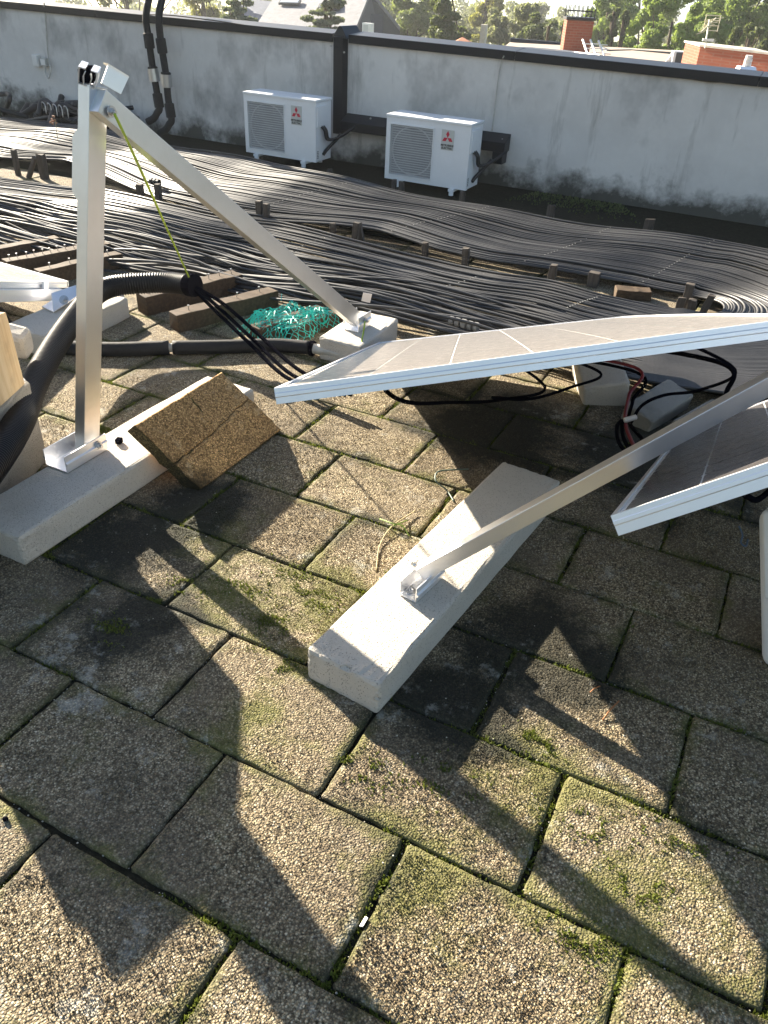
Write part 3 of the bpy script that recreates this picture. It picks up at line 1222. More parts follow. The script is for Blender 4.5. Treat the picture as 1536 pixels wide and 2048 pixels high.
PA_e, PA_d, PA_n = V(.89160386, .40163317, .2091252), V(-.32125678, .88653322, -.33294584), V(-.31911853, .22967291, .91946382)
PA0 = V(-.97218, 1.41058, .81967)
panelA, SA = solar_panel('large raised solar panel tilting over the centre, bright dusty glass', PA0, PA_e, PA_d, PA_n, 2.255, 1.219, fold=.040, th=.0385)
PB_e, PB_d, PB_n = V(.80299364, .20716163, .55882491), V(-.0045769, .93976102, -.34180152), V(-.59597003, .27190676, .75557028)
panelB, SB = solar_panel('lower solar panel at the right edge, dark glass under the sloping tube', V(-.159, 1.438, .7265), PB_e, PB_d, PB_n, 1.90, 1.0, th=.0450, cell='cell_shaded')
PC_e, PC_d, PC_n = V(.99749022, -.06924048, .01479926), V(.07073007, .96485919, -.25306918), V(.00324343, .25348078, .96733499)
PC_b = V(-3.36686226, 2.99826385, .18)
panelC, SCc = solar_panel('solar panel at the left edge lying low beside a clamp', PC_b - PC_d * 1.70 - PC_e * 1.10, PC_e, PC_d, PC_n, 1.70, 1.10)
# clamp rail and bracket of the left panel
cr = thing('mounting_rail', 'aluminium rail and angled bracket under the left edge panel', 'rail', (-3.2, 2.85, .115))
m = MB()
ra0, ra1 = PC_b - PC_d * .06 - PC_n * .067 + PC_e * .01, PC_b - PC_d * 1.6 - PC_n * .067 + PC_e * .01
m.rect_tube(ra0, ra1, (1, 0, 0), .04, .060, .003)
m.build('rail', M['alu_white'], cr, bevel=.001, segs=1)
m = MB()
bq = [at(103, 586, 4.06), at(152, 570, 4.16), at(154, 594, 4.14), at(107, 625, 4.04)]
m.prism(bq, nrm(np.cross(bq[1] - bq[0], bq[3] - bq[0])), .005)
m.build('bracket_flange', M['alu_white'], cr)
m = MB()
m.prism([bq[3], bq[2], bq[2] + V(-.10, .02, 0), bq[3] + V(-.10, .02, 0)], V(0, 0, 1), .005)
m.build('bracket_base', M['alu_white'], cr)
bolt(at(128, 600, 4.05), nrm(-CAM_F), cr, .016, wash=.024)
m = MB()
m.box(PC_b - PC_d * .16 + PC_n * .0 - PC_n * .03 + PC_e * .016, (.02, .03, .07), [PC_e, PC_d, PC_n])
m.build('end_clamp', M['alu_white'], cr, bevel=.001, segs=1)

# rail carrying the big panel, seen below its edge
rl = thing('mounting_rail', 'grey aluminium rail fixed beneath the large raised panel', 'rail', SA(.62, .52, -.06))
m = MB()
m.rect_tube(SA(.30, .55, -.058), SA(1.10, .55, -.058), PA_d, .040, .040, .003)
m.build('rail', M['alu'], rl)
m = MB()
m.box(SA(.86, .55, -.085), (.05, .06, .03), [PA_e, PA_d, PA_n])
m.build('rail_clamp', M['cable'], rl)
# ------------------------------------------------------------------ rubber hose mat of the pool heater
mat_t = thing('hose_mat', 'wide black rubber hose mat looping across the roof in two runs', 'hose mat', (-3.0, 4.9, 0))
NH = 84


def interp(xs, pts):
    p = np.array(pts)
    return np.interp(xs, p[:, 0], p[:, 1])


UP_IN = [(-10, 5.35), (-6.5, 5.30), (-5.9, 5.45), (-5.2, 5.25), (-4.5, 5.03), (-3.8, 4.97), (-3.2, 5.04), (-2.6, 5.12), (-2.1, 5.03), (-1.7, 5.02), (-1.2, 5.12), (-.8, 5.20), (-.45, 5.17)]
UP_OUT = [(-10, 6.55), (-7.9, 6.62), (-7.1, 6.80), (-6.3, 6.75), (-5.3, 6.70), (-4.7, 6.62), (-3.8, 6.44), (-3.1, 6.36), (-2.4, 6.36), (-1.7, 6.32), (-.45, 6.30)]
LO_IN = [(-10, 4.62), (-5.8, 4.68), (-5.4, 4.82), (-4.9, 4.92), (-4.2, 4.76), (-3.6, 4.76), (-3.2, 4.84), (-2.7, 4.80), (-2.0, 4.83), (-1.5, 4.77), (-1.2, 4.77), (-.9, 4.70), (-.45, 4.72)]
LO_OUT = [(-10, 3.45), (-4.5, 3.52), (-3.9, 3.61), (-3.2, 3.74), (-2.5, 3.70), (-1.9, 3.68), (-1.3, 3.70), (-.45, 3.62)]
ccx = -.45


def wob(x, s, amp, seed):
    r = np.random.default_rng(seed)
    z = np.zeros_like(x)
    for q in range(5):
        z += r.uniform(.4, 1) * np.sin(x * r.uniform(.8, 3.2) + s * r.uniform(-6, 6) + r.uniform(0, 6.28))
    return z * amp / 2


xs_up = np.linspace(-9.5, ccx, 150)
ang = np.linspace(math.pi / 2, -math.pi / 2, 22)[1:-1]
xs_lo = np.linspace(ccx, -9.5, 190)
for h in range(NH):
    s = (h + .5) / NH
    rr = np.random.default_rng(100 + h)
    # upper run: tight and flat
    vi, vo = interp(xs_up, UP_IN), interp(xs_up, UP_OUT)
    yu = vi + (vo - vi) * s + wob(xs_up, s * .9, .010, 5) + wob(xs_up, 0, .004, 300 + h)
    zu = .085 + .020 * np.sin(xs_up * 1.9 + s * 2.6) + .010 * np.sin(xs_up * 4.3 - s * 3 + 1) + .006 * rr.normal() + wob(xs_up, 0, .005, 400 + h)
    # round the bend
    ri_u, ri_l = yu[-1] - 4.945, 4.945 - (interp(V(ccx), LO_IN) + (interp(V(ccx), LO_OUT) - interp(V(ccx), LO_IN)) * s)[0]
    f_ = (1 - np.sin(ang)) / 2
    rad = ri_u * (1 - f_) + ri_l * f_
    xb, yb = ccx + rad * np.cos(ang) * 1.05, 4.945 + rad * np.sin(ang)
    zb = np.full(len(ang), zu[-1]) * (1 - f_) + .095 * f_ + .01 * np.sin(ang * 3 + s * 5)
    # lower run: sprung apart and crossing
    vi, vo = interp(xs_lo, LO_IN), interp(xs_lo, LO_OUT)
    fade = np.clip((ccx - xs_lo) / .7, 0, 1)
    loose = np.clip((s - .25) / .5, 0, 1)
    yl = vi + (vo - vi) * (s + fade * .030 * loose * wob(xs_lo, s * 1.5, 1.6, 9)) + fade * (wob(xs_lo, 0, .005 + .050 * loose, 500 + h))
    zl_ = .095 + fade * (.020 * np.sin(xs_lo * 1.7 + 1.3 + s * 3.4) + .010 * np.sin(xs_lo * 3.9 - s * 4) + wob(xs_lo, 0, .008 + .036 * loose, 600 + h)) + (rr.normal() * .008) * fade
    zl_ = np.maximum(zl_ - .03 * loose * fade, .018)
    p = np.vstack([np.stack([xs_up, yu, np.maximum(zu, .03)], 1), np.stack([xb, yb, zb], 1), np.stack([xs_lo, yl, zl_], 1)])
    v, f = tube_arrays(p, .0086, 6)
    mesh_np('hose', v, f, M['hose'], mat_t, smooth=True)
M['clip'] = m_plain('grey_clip', (.24, .235, .22), .6)
for xc, run in ((-7.0, 'u'), (-5.35, 'u'), (-3.55, 'u'), (-2.35, 'u'), (-1.35, 'u'), (-.6, 'u'), (-2.9, 'l'), (-1.75, 'l'), (-1.0, 'l'), (-4.4, 'l')):
    m = MB()
    ui, uo = (UP_IN, UP_OUT) if run == 'u' else (LO_IN, LO_OUT)
    n = 30 if run == 'u' else 16
    for i in range(n):
        s = (i + .5) / n * (1 if run == 'u' else .42)
        x = xc + .28 * (s - .5) * (-1 if run == 'l' else 1)
        y = (interp(V(x), ui) + (interp(V(x), uo) - interp(V(x), ui)) * s)[0]
        if run == 'u':
            z = .085 + .020 * math.sin(x * 1.9 + s * 2.6) + .010 * math.sin(x * 4.3 - s * 3 + 1) + .010
        else:
            z = .095 + .020 * math.sin(x * 1.7 + 1.3 + s * 3.4) + .010 * math.sin(x * 3.9 - s * 4) + .010
        m.box((x, y, z), (.007, .011, .003))
    m.build('clip_strip', M['clip'], mat_t)['kind'] = 'stuff'
for p in ((-4.72, 5.22, .13), (-1.48, 3.82, .10), (-1.40, 3.80, .105)):
    m = MB()
    ax = V(1, -.05, 0)
    for k in range(3):
        q = V(*p) + ax * k * .035
        m.tube([q, q + ax * .022], .024, 10)
    m.build('coupling', M['clip'] if p[0] > -2 else M['rubber'], mat_t)


# ------------------------------------------------------------------ stakes and timbers holding the mat
def stake(x, y, h, w, d, label, lean=(0, 0), rot=0.0, mat='stake', seed=0):
    r = random.Random(seed)
    bm = bmesh.new()
    n = 5
    h *= .88
    w *= .9
    rings = []
    for i in range(n):
        t = i / (n - 1)
        rings.append([bm.verts.new((sx * w / 2 + r.uniform(-.002, .002), sy * d / 2 + r.uniform(-.002, .002), t * h + (r.uniform(-.008, .008) if i == n - 1 else 0))) for sx, sy in ((-1, -1), (1, -1), (1, 1), (-1, 1))])
    for i in range(n - 1):
        for k in range(4):
            bm.faces.new((rings[i][k], rings[i][(k + 1) % 4], rings[i + 1][(k + 1) % 4], rings[i + 1][k]))
    bm.faces.new(rings[-1])
    bm.faces.new(rings[0][::-1])
    me = bpy.data.meshes.new('wooden_stake')
    bm.to_mesh(me)
    bm.free()
    o = finish(me, 'wooden_stake', M[mat], None, bevel=.003)
    o.location = (x, y, 0)
    o.rotation_euler = (lean[0], lean[1], rot)
    return tag(o, label, 'stake', 'wooden stakes along the hose mat')


stake(-3.555, 5.06, .20, .055, .03, 'left grey stake of the upright pair standing mid gap near the diagonal strut', seed=1)
stake(-3.485, 5.05, .185, .050, .03, 'right darker stake of the upright pair standing mid gap near the diagonal strut', seed=2)
stake(-2.90, 5.02, .145, .05, .025, 'short lone stake between the upright pair and the crossed pair', seed=3)
stake(-2.715, 5.00, .19, .05, .03, 'pale upright stake of the crossed pair in the mat gap', (0, .10), seed=4)
stake(-2.66, 5.03, .18, .045, .03, 'leaning dark stake of the crossed pair in the mat gap', (0, -.26), seed=5)
stake(-2.165, 5.00, .135, .045, .03, 'thin stake just right of the crossed pair', seed=6)
stake(-1.865, 5.00, .155, .05, .035, 'squat grey stake halfway along the right part of the gap', (0, -.03), seed=7)
stake(-1.26, 4.95, .17, .05, .035, 'pale topped stake at the left end of the open paved gap', (0, .05), seed=8)
stake(-1.03, 5.14, .11, .075, .06, 'dark low post under the mat edge above the open paved gap', seed=9)
stake(-.43, 5.00, .20, .055, .05, 'tall dark stake of the cluster inside the hose bend', seed=10)
stake(-.455, 4.87, .14, .05, .04, 'front left short stake of the cluster inside the hose bend', (0, .10), seed=11)
stake(-.385, 4.90, .13, .05, .04, 'front middle short stake of the cluster inside the hose bend', seed=12)
stake(-.325, 4.95, .165, .045, .04, 'leaning splintered stake at the right of the bend cluster', (0, .22), seed=13)
stake(-3.92, 6.72, .10, .05, .03, 'low stake at the mat edge between the two air conditioners', seed=14)
stake(-3.20, 6.60, .13, .045, .03, 'left stake in front of the right air conditioner', seed=15)
stake(-3.12, 6.59, .12, .05, .03, 'small stake beside the left front foot of the right air conditioner', seed=16)
stake(-2.52, 6.52, .14, .05, .03, 'stake in front of the right end of the right air conditioner', seed=17)
stake(-1.75, 6.52, .15, .07, .03, 'pale broad stake by the wall right of the air conditioners', seed=18)
stake(-.98, 6.58, .15, .08, .04, 'rightmost broad stake by the foot of the parapet', seed=19)
stake(-6.50, 5.10, .22, .06, .035, 'stake at the left picture edge behind the post', seed=20)
stake(-6.12, 5.12, .24, .05, .03, 'stake with a leaning slat at the far left gap', seed=21)
stake(-5.98, 5.10, .25, .04, .03, 'thin slat leaning over in the far left gap', (0, .60), seed=22)
stake(-5.85, 5.16, .23, .085, .04, 'broad dark stake in the far left gap', seed=23)
stake(-5.30, 5.05, .17, .10, .05, 'dark block just left of the aluminium post in the far gap', seed=24)
stake(-4.64, 5.00, .18, .06, .04, 'first dark stake right of the post in the mat gap', seed=25)
stake(-4.44, 4.98, .21, .05, .04, 'second dark stake right of the post in the mat gap', seed=26)


def timber(p0, p1, w, h, label, nails=0, seed=0, z=0.0):
    p0, p1 = V(p0[0], p0[1], z), V(p1[0], p1[1], z)
    L = np.linalg.norm(p1 - p0)
    t = thing('timber_sleeper', label, 'timber', (p0 + p1) / 2, 'old timbers under the hose mat')
    r = random.Random(seed)
    ax = (p1 - p0) / L
    sd = V(-ax[1], ax[0], 0)
    m = MB()
    n = 9
    vs = []
    for i in range(n):
        q = p0 + ax * L * i / (n - 1)
        for a, b in ((-1, 0), (1, 0), (1, 1), (-1, 1)):
            vs.append(q + sd * a * (w / 2 + r.uniform(-.003, .002)) + V(0, 0, b * h + r.uniform(-.003, .002)) + ax * r.uniform(-.004, .004))
    fs = [(i * 4 + k, i * 4 + (k + 1) % 4, (i + 1) * 4 + (k + 1) % 4, (i + 1) * 4 + k) for i in range(n - 1) for k in range(4)]
    fs += [(3, 2, 1, 0), tuple((n - 1) * 4 + k for k in range(4))]
    m.add(vs, fs)
    m.build('beam', M['timber'], t, bevel=.004)
    for i in range(nails):
        q = p0 + ax * L * (i + .6) / (nails + .2) + sd * r.uniform(-.008, .008) + V(0, 0, h - .004)
        tp = q + V(r.uniform(-.004, .004), r.uniform(-.004, .004), .030)
        m = MB()
        m.tube([q, tp], .0022, 5)
        m.tube([tp, tp + V(0, 0, .003)], .006, 7)
        m.build('nail', M['steel'], t)
    return t


timber((-4.12, 3.22), (-3.90, 3.85), .085, .10, 'nailed timber with a row of nails, furthest left', 13, 1)
timber((-3.86, 3.22), (-3.72, 3.75), .08, .09, 'shorter mossy timber right in front of the nailed one', 4, 2)
timber((-4.45, 3.30), (-4.30, 3.80), .08, .08, 'dark timber at the left picture edge under the mat', 0, 3)
timber((-3.06, 3.20), (-2.86, 3.82), .11, .105, 'timber under the corrugated conduit end', 8, 4)
timber((-2.76, 3.10), (-2.54, 3.72), .095, .095, 'black ended timber between conduit and green net', 4, 5)
timber((-2.33, 3.22), (-2.13, 3.86), .085, .075, 'timber poking out from under the green net', 0, 6)
timber((-2.20, 3.34), (-2.02, 3.90), .07, .070, 'grey timber between the green net and the strut foot', 0, 7)
timber((-.86, 5.02), (-.66, 5.10), .10, .06, 'small timber offcut lying in the open paved gap', 0, 8)


# ------------------------------------------------------------------ crumpled green net
def net():
    na, nb = 40, 28
    r = np.random.default_rng(4)
    A, B = np.meshgrid(np.linspace(0, 1, na), np.linspace(0, 1, nb), indexing='ij')
    X = -2.42 + .34 * A + .06 * (B - .5) + .022 * np.sin(B * 9 + A * 5)
    Y = 3.20 + .40 * B + .05 * A + .02 * np.sin(A * 11)
    Z = .080 + .010 * np.sin(A * 7 + B * 3) + .010 * np.sin(B * 8 - A * 4)
    edge_ = np.minimum(np.minimum(A, 1 - A), B * 1.2)
    Z = np.where(edge_ < .12, .015 + Z * edge_ / .12, Z)
    X += r.normal(0, .006, X.shape)
    Y += r.normal(0, .006, X.shape)
    Z += np.abs(r.normal(0, .007, X.shape))
    P = np.stack([X, Y, Z], -1)
    m = MB()
    for i in range(na - 1):
        for j in range(nb - 1):
            if r.random() < .04:
                continue
            # diamond mesh
            if (i + j) % 2 == 0:
                m.tube([P[i, j], (P[i, j] + P[i + 1, j + 1]) / 2 + r.normal(0, .002, 3), P[i + 1, j + 1]], .0017, 3, cap=False)
            else:
                m.tube([P[i + 1, j], (P[i + 1, j] + P[i, j + 1]) / 2 + r.normal(0, .002, 3), P[i, j + 1]], .0017, 3, cap=False)
    # loose bunched strands on top
    for k in range(45):
        c = V(-2.40 + .30 * r.random(), 3.25 + .33 * r.random(), .085 + .015 * r.random())
        a = r.uniform(0, 6.28)
        L = r.uniform(.03, .09)
        dv = V(math.cos(a) * L, math.sin(a) * L, r.uniform(.0, .02))
        m.tube(spline([c, c + dv * .5 + V(0, 0, r.uniform(.0, .02)), c + dv], 4), .002, 3, cap=False)
    for (cx, cy, cz, rad) in ((-2.13, 3.55, .070, .048),):
        for k in range(14):
            ph = r.uniform(0, 6.28)
            q = []
            n1, n2 = nrm(r.normal(0, 1, 3)), None
            n2 = nrm(np.cross(n1, r.normal(0, 1, 3)))
            for s in np.linspace(0, 5.2, 14):
                q.append(V(cx, cy, cz) + rad * (n1 * math.cos(s + ph) + n2 * math.sin(s + ph)))
            m.tube(q, .002, 3, cap=False)
    o = m.build('plastic_net', M['net'])
    return tag(o, 'crumpled turquoise plastic net lying over timbers near the strut foot', 'net')


net()

# ------------------------------------------------------------------ conduit, cables and pipes on the left
cp = spline([at(-60, 985, 2.258), at(0, 905, 2.513), at(40, 840, 2.812), at(65, 775, 3.088), at(105, 700, 3.408), at(150, 635, 3.706), at(190, 590, 3.887), at(230, 572, 3.972), at(300, 566, 4.015), at(345, 566, 4.015), at(382, 570, 3.962)], 26)
ln = np.concatenate([[0], np.cumsum(np.linalg.norm(np.diff(cp, axis=0), axis=1))])
nn = int(ln[-1] / .0034)
tt = np.linspace(0, ln[-1], nn)
cp2 = np.stack([np.interp(tt, ln, cp[:, i]) for i in range(3)], 1)
rad = .0500 + .0026 * np.sign(np.sin(np.arange(nn) * math.pi / 2 + .4))
cd = thing('corrugated_conduit', 'thick black corrugated conduit curving behind the post at left', 'conduit', (-2.4, 1.8, 0))
v, f = tube_arrays(cp2, rad, 18)
mesh_np('ribbed_tube', v, f, M['conduit'], cd, smooth=True)
m = MB()
m.tube([cp2[-1] - nrm(cp2[-1] - cp2[-6]) * .02, cp2[-1] + nrm(cp2[-1] - cp2[-6]) * .03], .057, 14)
m.build('taped_end', M['cable'], cd, bevel=.004)
ce = cp2[-1]
for k, (dx, dy, lab) in enumerate(((-9, 4, 'leftmost'), (1, -1, 'middle'), (13, -10, 'rightmost'))):
    a1, a2, a3 = at(430 + dx, 610 + dy * .5, 3.93), at(505 + dx, 680 + dy, 3.85), at(585 + dx, 752 + dy * 1.2, 3.66)
    a4 = at(690 + dx, 790, 3.5)
    m = MB()
    m.tube(spline([ce, a1, a2, a3, a4], 10), .0092, 8)
    o = m.build('black_cable', M['cable'], smooth=True)
    tag(o, lab + ' of three black cables running from the conduit end to the big panel', 'cable')

# insulated pipe lying across the pavers, with a broken sleeve
ip = thing('insulated_pipe', 'black foam sleeved pipe lying across the pavers behind the post', 'pipe', (-2.6, 2.8, 0))
pp = [(-3.62, 2.72), (-3.40, 2.60), (-3.10, 2.55), (-2.82, 2.665), (-2.58, 2.845)]
m = MB()
m.tube(spline([(x, y, .036) for x, y in pp], 10), .036, 14)
m.build('foam_sleeve', M['foam'], ip, smooth=True)
m = MB()
m.tube(spline([(-2.565, 2.855, .036), (-2.37, 3.00, .034), (-2.15, 3.16, .036), (-1.99, 3.215, .04)], 10), .035, 14)
m.build('foam_sleeve', M['foam'], ip, smooth=True)
m = MB()
m.tube(spline([(-2.6, 2.83, .036), (-2.55, 2.866, .036), (-2.5, 2.90, .036)], 6), .022, 10)
m.build('inner_pipe', M['pvc'], ip, smooth=True)
m = MB()
m.tube(spline([(-2.0, 3.21, .04), (-1.88, 3.225, .045), (-1.70, 3.235, .05)], 8), .026, 12)
m.build('inner_pipe', M['pvc'], ip, smooth=True)
m = MB()
m.tube([(-1.985, 3.216, .04), (-1.965, 3.22, .04)], .039, 12)
m.build('cable_tie', M['cable'], ip)
sp_ = thing('pvc_pipe_stub', 'short grey plastic pipe stub lying behind the post', 'pipe', (-2.9, 2.95, 0))
m = MB()
a, b = onz(160, 628, .06), onz(238, 598, .06)
m.tube([a, b], .052, 18, cap=False)
m.tube([b, a], .046, 18, cap=False)
m.build('pipe_wall', M['pvc'], sp_, smooth=True)

# standing board and its block at the left edge
bd = thing('wooden_board', 'sunlit pale wooden board standing at the left edge', 'board', (-2.3, 1.5, .3))
bq0, bq1 = V(-2.33, 1.78, 0), V(-2.02, 1.03, 0)
bn = nrm(np.cross(bq1 - bq0, V(0, 0, 1)))
m = MB()
m.prism([bq0 + V(.012, 0, .335), bq1 + V(0, 0, .335), bq1 + V(0, 0, .57), (bq0 + bq1) / 2 + V(-.01, 0, .67), bq0 + V(0, .0, .605), bq0 + V(.004, 0, .58)], bn, .035)
m.build('plank', M['board'], bd, bevel=.004)
m = MB()
m.prism([bq0 + bn * .037 + V(.0, -.03, .33), bq1 + bn * .037 + V(0, 0, .33), bq1 + bn * .037 + V(0, 0, .52), bq0 + bn * .037 + V(0, -.03, .52)], bn, .03)
m.build('batten', M['timber'], bd, bevel=.004)
m = MB()
uq = V(-2.19, 1.40, .40)
ud_ = nrm(V(.39, .92, 0))
m.prism([uq - ud_ * .085, uq + ud_ * .085, uq + ud_ * .085 + V(0, 0, .75), uq - ud_ * .085 + V(0, 0, .75)], nrm(np.cross(ud_, V(0, 0, 1))), -.03)
m.build('added_shadow_plank', M['board'], bd, bevel=.003)  # unseen upright added to cast the shadow band at lower left
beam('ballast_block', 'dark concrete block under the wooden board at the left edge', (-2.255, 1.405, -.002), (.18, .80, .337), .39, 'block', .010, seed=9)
beam('foam_chunk', 'pale broken chunk behind the wooden board', (-2.62, 2.02, .30), (.10, .08, .12), .4, 'beam', .02, tilt=(.3, .2), seed=10)
m = MB()
for k, (dx, dy) in enumerate(((0, 0), (.015, .01), (.03, -.012), (.02, .03))):
    m.tube(spline([(-2.33 + dx, 1.86 + dy, .004), (-2.27 + dx, 1.90 + dy, .035), (-2.20 + dx, 1.86, .02), (-2.17, 1.83 + dy, .004)], 8), .0016, 5)
o = m.build('wire_scrap', M['cable'], smooth=True)
tag(o, 'tangle of thin dark wire beside the left concrete foot', 'wire')

# small black nut left on the foot
m = MB()
q = V(-2.025, 1.902, .1145)
m.box(q + V(0, 0, .012), (.022, .026, .020), [nrm(V(1, .3, 0)), nrm(V(-.3, 1, 0)), V(0, 0, 1)])
o = m.build('rubber_plug', M['cable'], bevel=.003)
tag(o, 'small black rubber plug lying on the left concrete foot', 'plug')

# wire and twine scraps by the centre foot
m = MB()
m.tube(spline([onz(937, 938, .03), onz(900, 940, .035), onz(875, 944, .04), onz(872, 962, .03), onz(893, 980, .008), onz(908, 1003, .004)], 8), .0032, 6)
o = m.build('bent_wire', M['net'], smooth=True)
o.data.materials[0] = m_plain('faded_green_wire', (.10, .14, .11), .5)
tag(o, 'bent faded green wire end lying beside the centre foot', 'wire')
M['twine'] = m_plain('pale_twine', (.42, .34, .18), .7)
M['grass'] = m_plain('grass_blade', (.22, .34, .05), .6)
st = thing('dry_plant', 'thin dry plant with green blades beside the centre foot', 'plant', onz(755, 1140, 0))
m = MB()
m.tube(spline([onz(752, 1142, .003), onz(760, 1090, .006), onz(785, 1052, .016), onz(830, 1022, .012)], 8), .0022, 5)
m.build('stem', M['twine'], st, smooth=True)
m = MB()
m.tube(spline([onz(760, 1038, .012), onz(785, 1047, .025), onz(805, 1052, .02), onz(818, 1072, .004)], 6), .0028, 4)
m.tube(spline([onz(780, 1054, .012), onz(800, 1046, .022), onz(815, 1040, .006)], 6), .0026, 4)
m.build('blade', M['grass'], st, smooth=True)
m = MB()
m.tube(spline([onz(1205, 1440, .004), onz(1222, 1418, .012), onz(1238, 1402, .006)], 6), .0022, 5)
m.tube(spline([onz(1180, 1385, .004), onz(1188, 1378, .012), onz(1200, 1372, .004)], 6), .0018, 5)
o = m.build('dry_twig', m_plain('rust_twig', (.33, .13, .04), .7), smooth=True)
tag(o, 'thin rusty brown twig in a sunny patch at right', 'twig')

m = MB()
q = onz(727, 1846, -.004)
m.prism([q + V(-.004, -.012, 0), q + V(.004, -.010, .003), q + V(.005, .011, .004), q + V(-.003, .013, 0)], V(0, 0, 1), .004)
o = m.build('white_chip', M['white_plastic'], bevel=.001)
tag(o, 'small white chip caught in a paver joint at bottom centre', 'chip')
m = MB()
q = onz(12, 1641, .0)
m.box(q + V(0, 0, .006), (.012, .009, .011), [nrm(V(1, .4, .2)), nrm(V(-.4, 1, 0)), nrm(V(-.2, 0, 1))])
o = m.build('dark_pebble', M['cable'], bevel=.003)
tag(o, 'black pebble on a paver at the left edge of the foreground', 'pebble')

# ------------------------------------------------------------------ cables hanging below the big panel
CABS = [
    ('black cable drooping left under the big panel edge', 'cable', [SA(.12, .30, -.04), at(800, 800, 2.05), at(900, 805, 2.5), at(1000, 800, 2.9), at(1090, 775, 3.2), SA(.45, .62, -.05)], .0060),
    ('second black cable drooping just below the first under the panel', 'cable', [at(985, 795, 2.75), at(1060, 798, 2.95), at(1140, 775, 3.2), at(1200, 745, 3.3), SA(.55, .62, -.05)], .0060),
    ('red cable twisting down in the shade under the big panel', 'red_cable', [SA(.52, .58, -.05), at(1270, 735, 2.95), at(1258, 790, 2.90), at(1250, 840, 2.75), at(1262, 880, 2.60), at(1280, 910, 2.45)], .0062),
    ('black cable strapped beside the red one', 'cable', [SA(.50, .59, -.05), at(1274, 745, 3.0), at(1266, 800, 2.92), at(1258, 842, 2.77), at(1285, 880, 2.62), at(1300, 915, 2.45)], .0062),
    ('black cable looping from the strapped bundle to the right', 'cable', [at(1262, 845, 2.75), at(1285, 810, 2.85), at(1330, 790, 2.95), at(1400, 780, 2.95), at(1470, 740, 2.8), SA(.95, .5, -.06)], .0060),
    ('small black cable loop hanging left of the red cable', 'cable', [at(1252, 838, 2.75), at(1235, 850, 2.72), at(1236, 880, 2.65), at(1250, 900, 2.55), at(1262, 890, 2.6)], .0065),
    ('outer black cable loop hanging left of the red cable', 'cable', [at(1254, 836, 2.76), at(1245, 846, 2.73), at(1246, 872, 2.66), at(1258, 896, 2.55), at(1275, 905, 2.5)], .0065),
    ('black cable dropping straight from the panel clamp', 'cable', [SA(.86, .55, -.09), at(1452, 730, 2.55), at(1452, 790, 2.5)], .008),
    ('dark cable crossing the white container under the lower panel', 'cable', [at(1490, 990, 1.75), at(1512, 1000, 1.78), at(1535, 985, 1.8), at(1570, 950, 1.8)], .007),
]
for lab, mt, pts, r in CABS:
    m = MB()
    m.tube(spline(pts, 10), r, 8)
    o = m.build('hanging_cable', M[mt], smooth=True)
    tag(o, lab, 'cable')
m = MB()
m.tube([at(1248, 841, 2.72), at(1273, 834, 2.72)], .010, 6)
o = m.build('zip_tie', M['white_plastic'], bevel=.002)
tag(o, 'pale zip tie round the red and black cables', 'zip tie')
m = MB()
m.tube(spline([at(1478, 1052, 2.3), at(1485, 1070, 2.3), at(1482, 1085, 2.3), at(1492, 1092, 2.3), at(1496, 1078, 2.3)], 6), .003, 5)
o = m.build('blue_string', m_plain('faded_blue', (.06, .09, .13), .7), smooth=True)
tag(o, 'bit of faded blue string hanging in the shade at right', 'string')

# white plastic container at the right edge
cn = thing('plastic_container', 'white plastic container standing under the lower panel at the right edge', 'container', (.42, 2.08, 0))
e0, e1 = onz(1521, 1338, .002), onz(1513, 985, .46)
cup = nrm(e1 - e0)
crt = nrm(V(.985, -.17, 0) - cup * (V(.985, -.17, 0) @ cup))
cbk = np.cross(cup, crt)
cax = [crt, cbk, cup]
cc = e0 + crt * .14 + cbk * .11
m = MB()
m.box(cc + cup * .235, (.28, .22, .47), cax)
m.build('body', M['white_plastic'], cn, bevel=.035, smooth=True, segs=4)
m = MB()
m.box(cc - cbk * .108 + cup * .34, (.255, .03, .26), cax)
m.build('moulded_panel', M['white_plastic'], cn, bevel=.012, smooth=True, segs=3)
m = MB()
m.tube([cc + cax[2] * .46, cc + cax[2] * .50], .045, 20)
m.build('cap', M['white_plastic'], cn, bevel=.004)
# ------------------------------------------------------------------ air conditioners by the wall
def text_mesh(body, size, name, mat, parent, loc, ext=.0008):
    cu = bpy.data.curves.new(name, 'FONT')
    cu.body = body
    cu.size = size
    cu.align_x = 'CENTER'
    cu.extrude = ext
    cu.offset = .0006
    to = bpy.data.objects.new(name, cu)
    C.objects.link(to)
    bpy.context.view_layer.update()
    me = bpy.data.meshes.new_from_object(to)
    bpy.data.objects.remove(to)
    for v in me.vertices:
        x, y, z = v.co
        v.co = (loc[0] + x, loc[1] - z, loc[2] + y)
    me.materials.clear()
    me.materials.append(mat)
    o = bpy.data.objects.new(name, me)
    C.objects.link(o)
    o.parent = parent
    return o


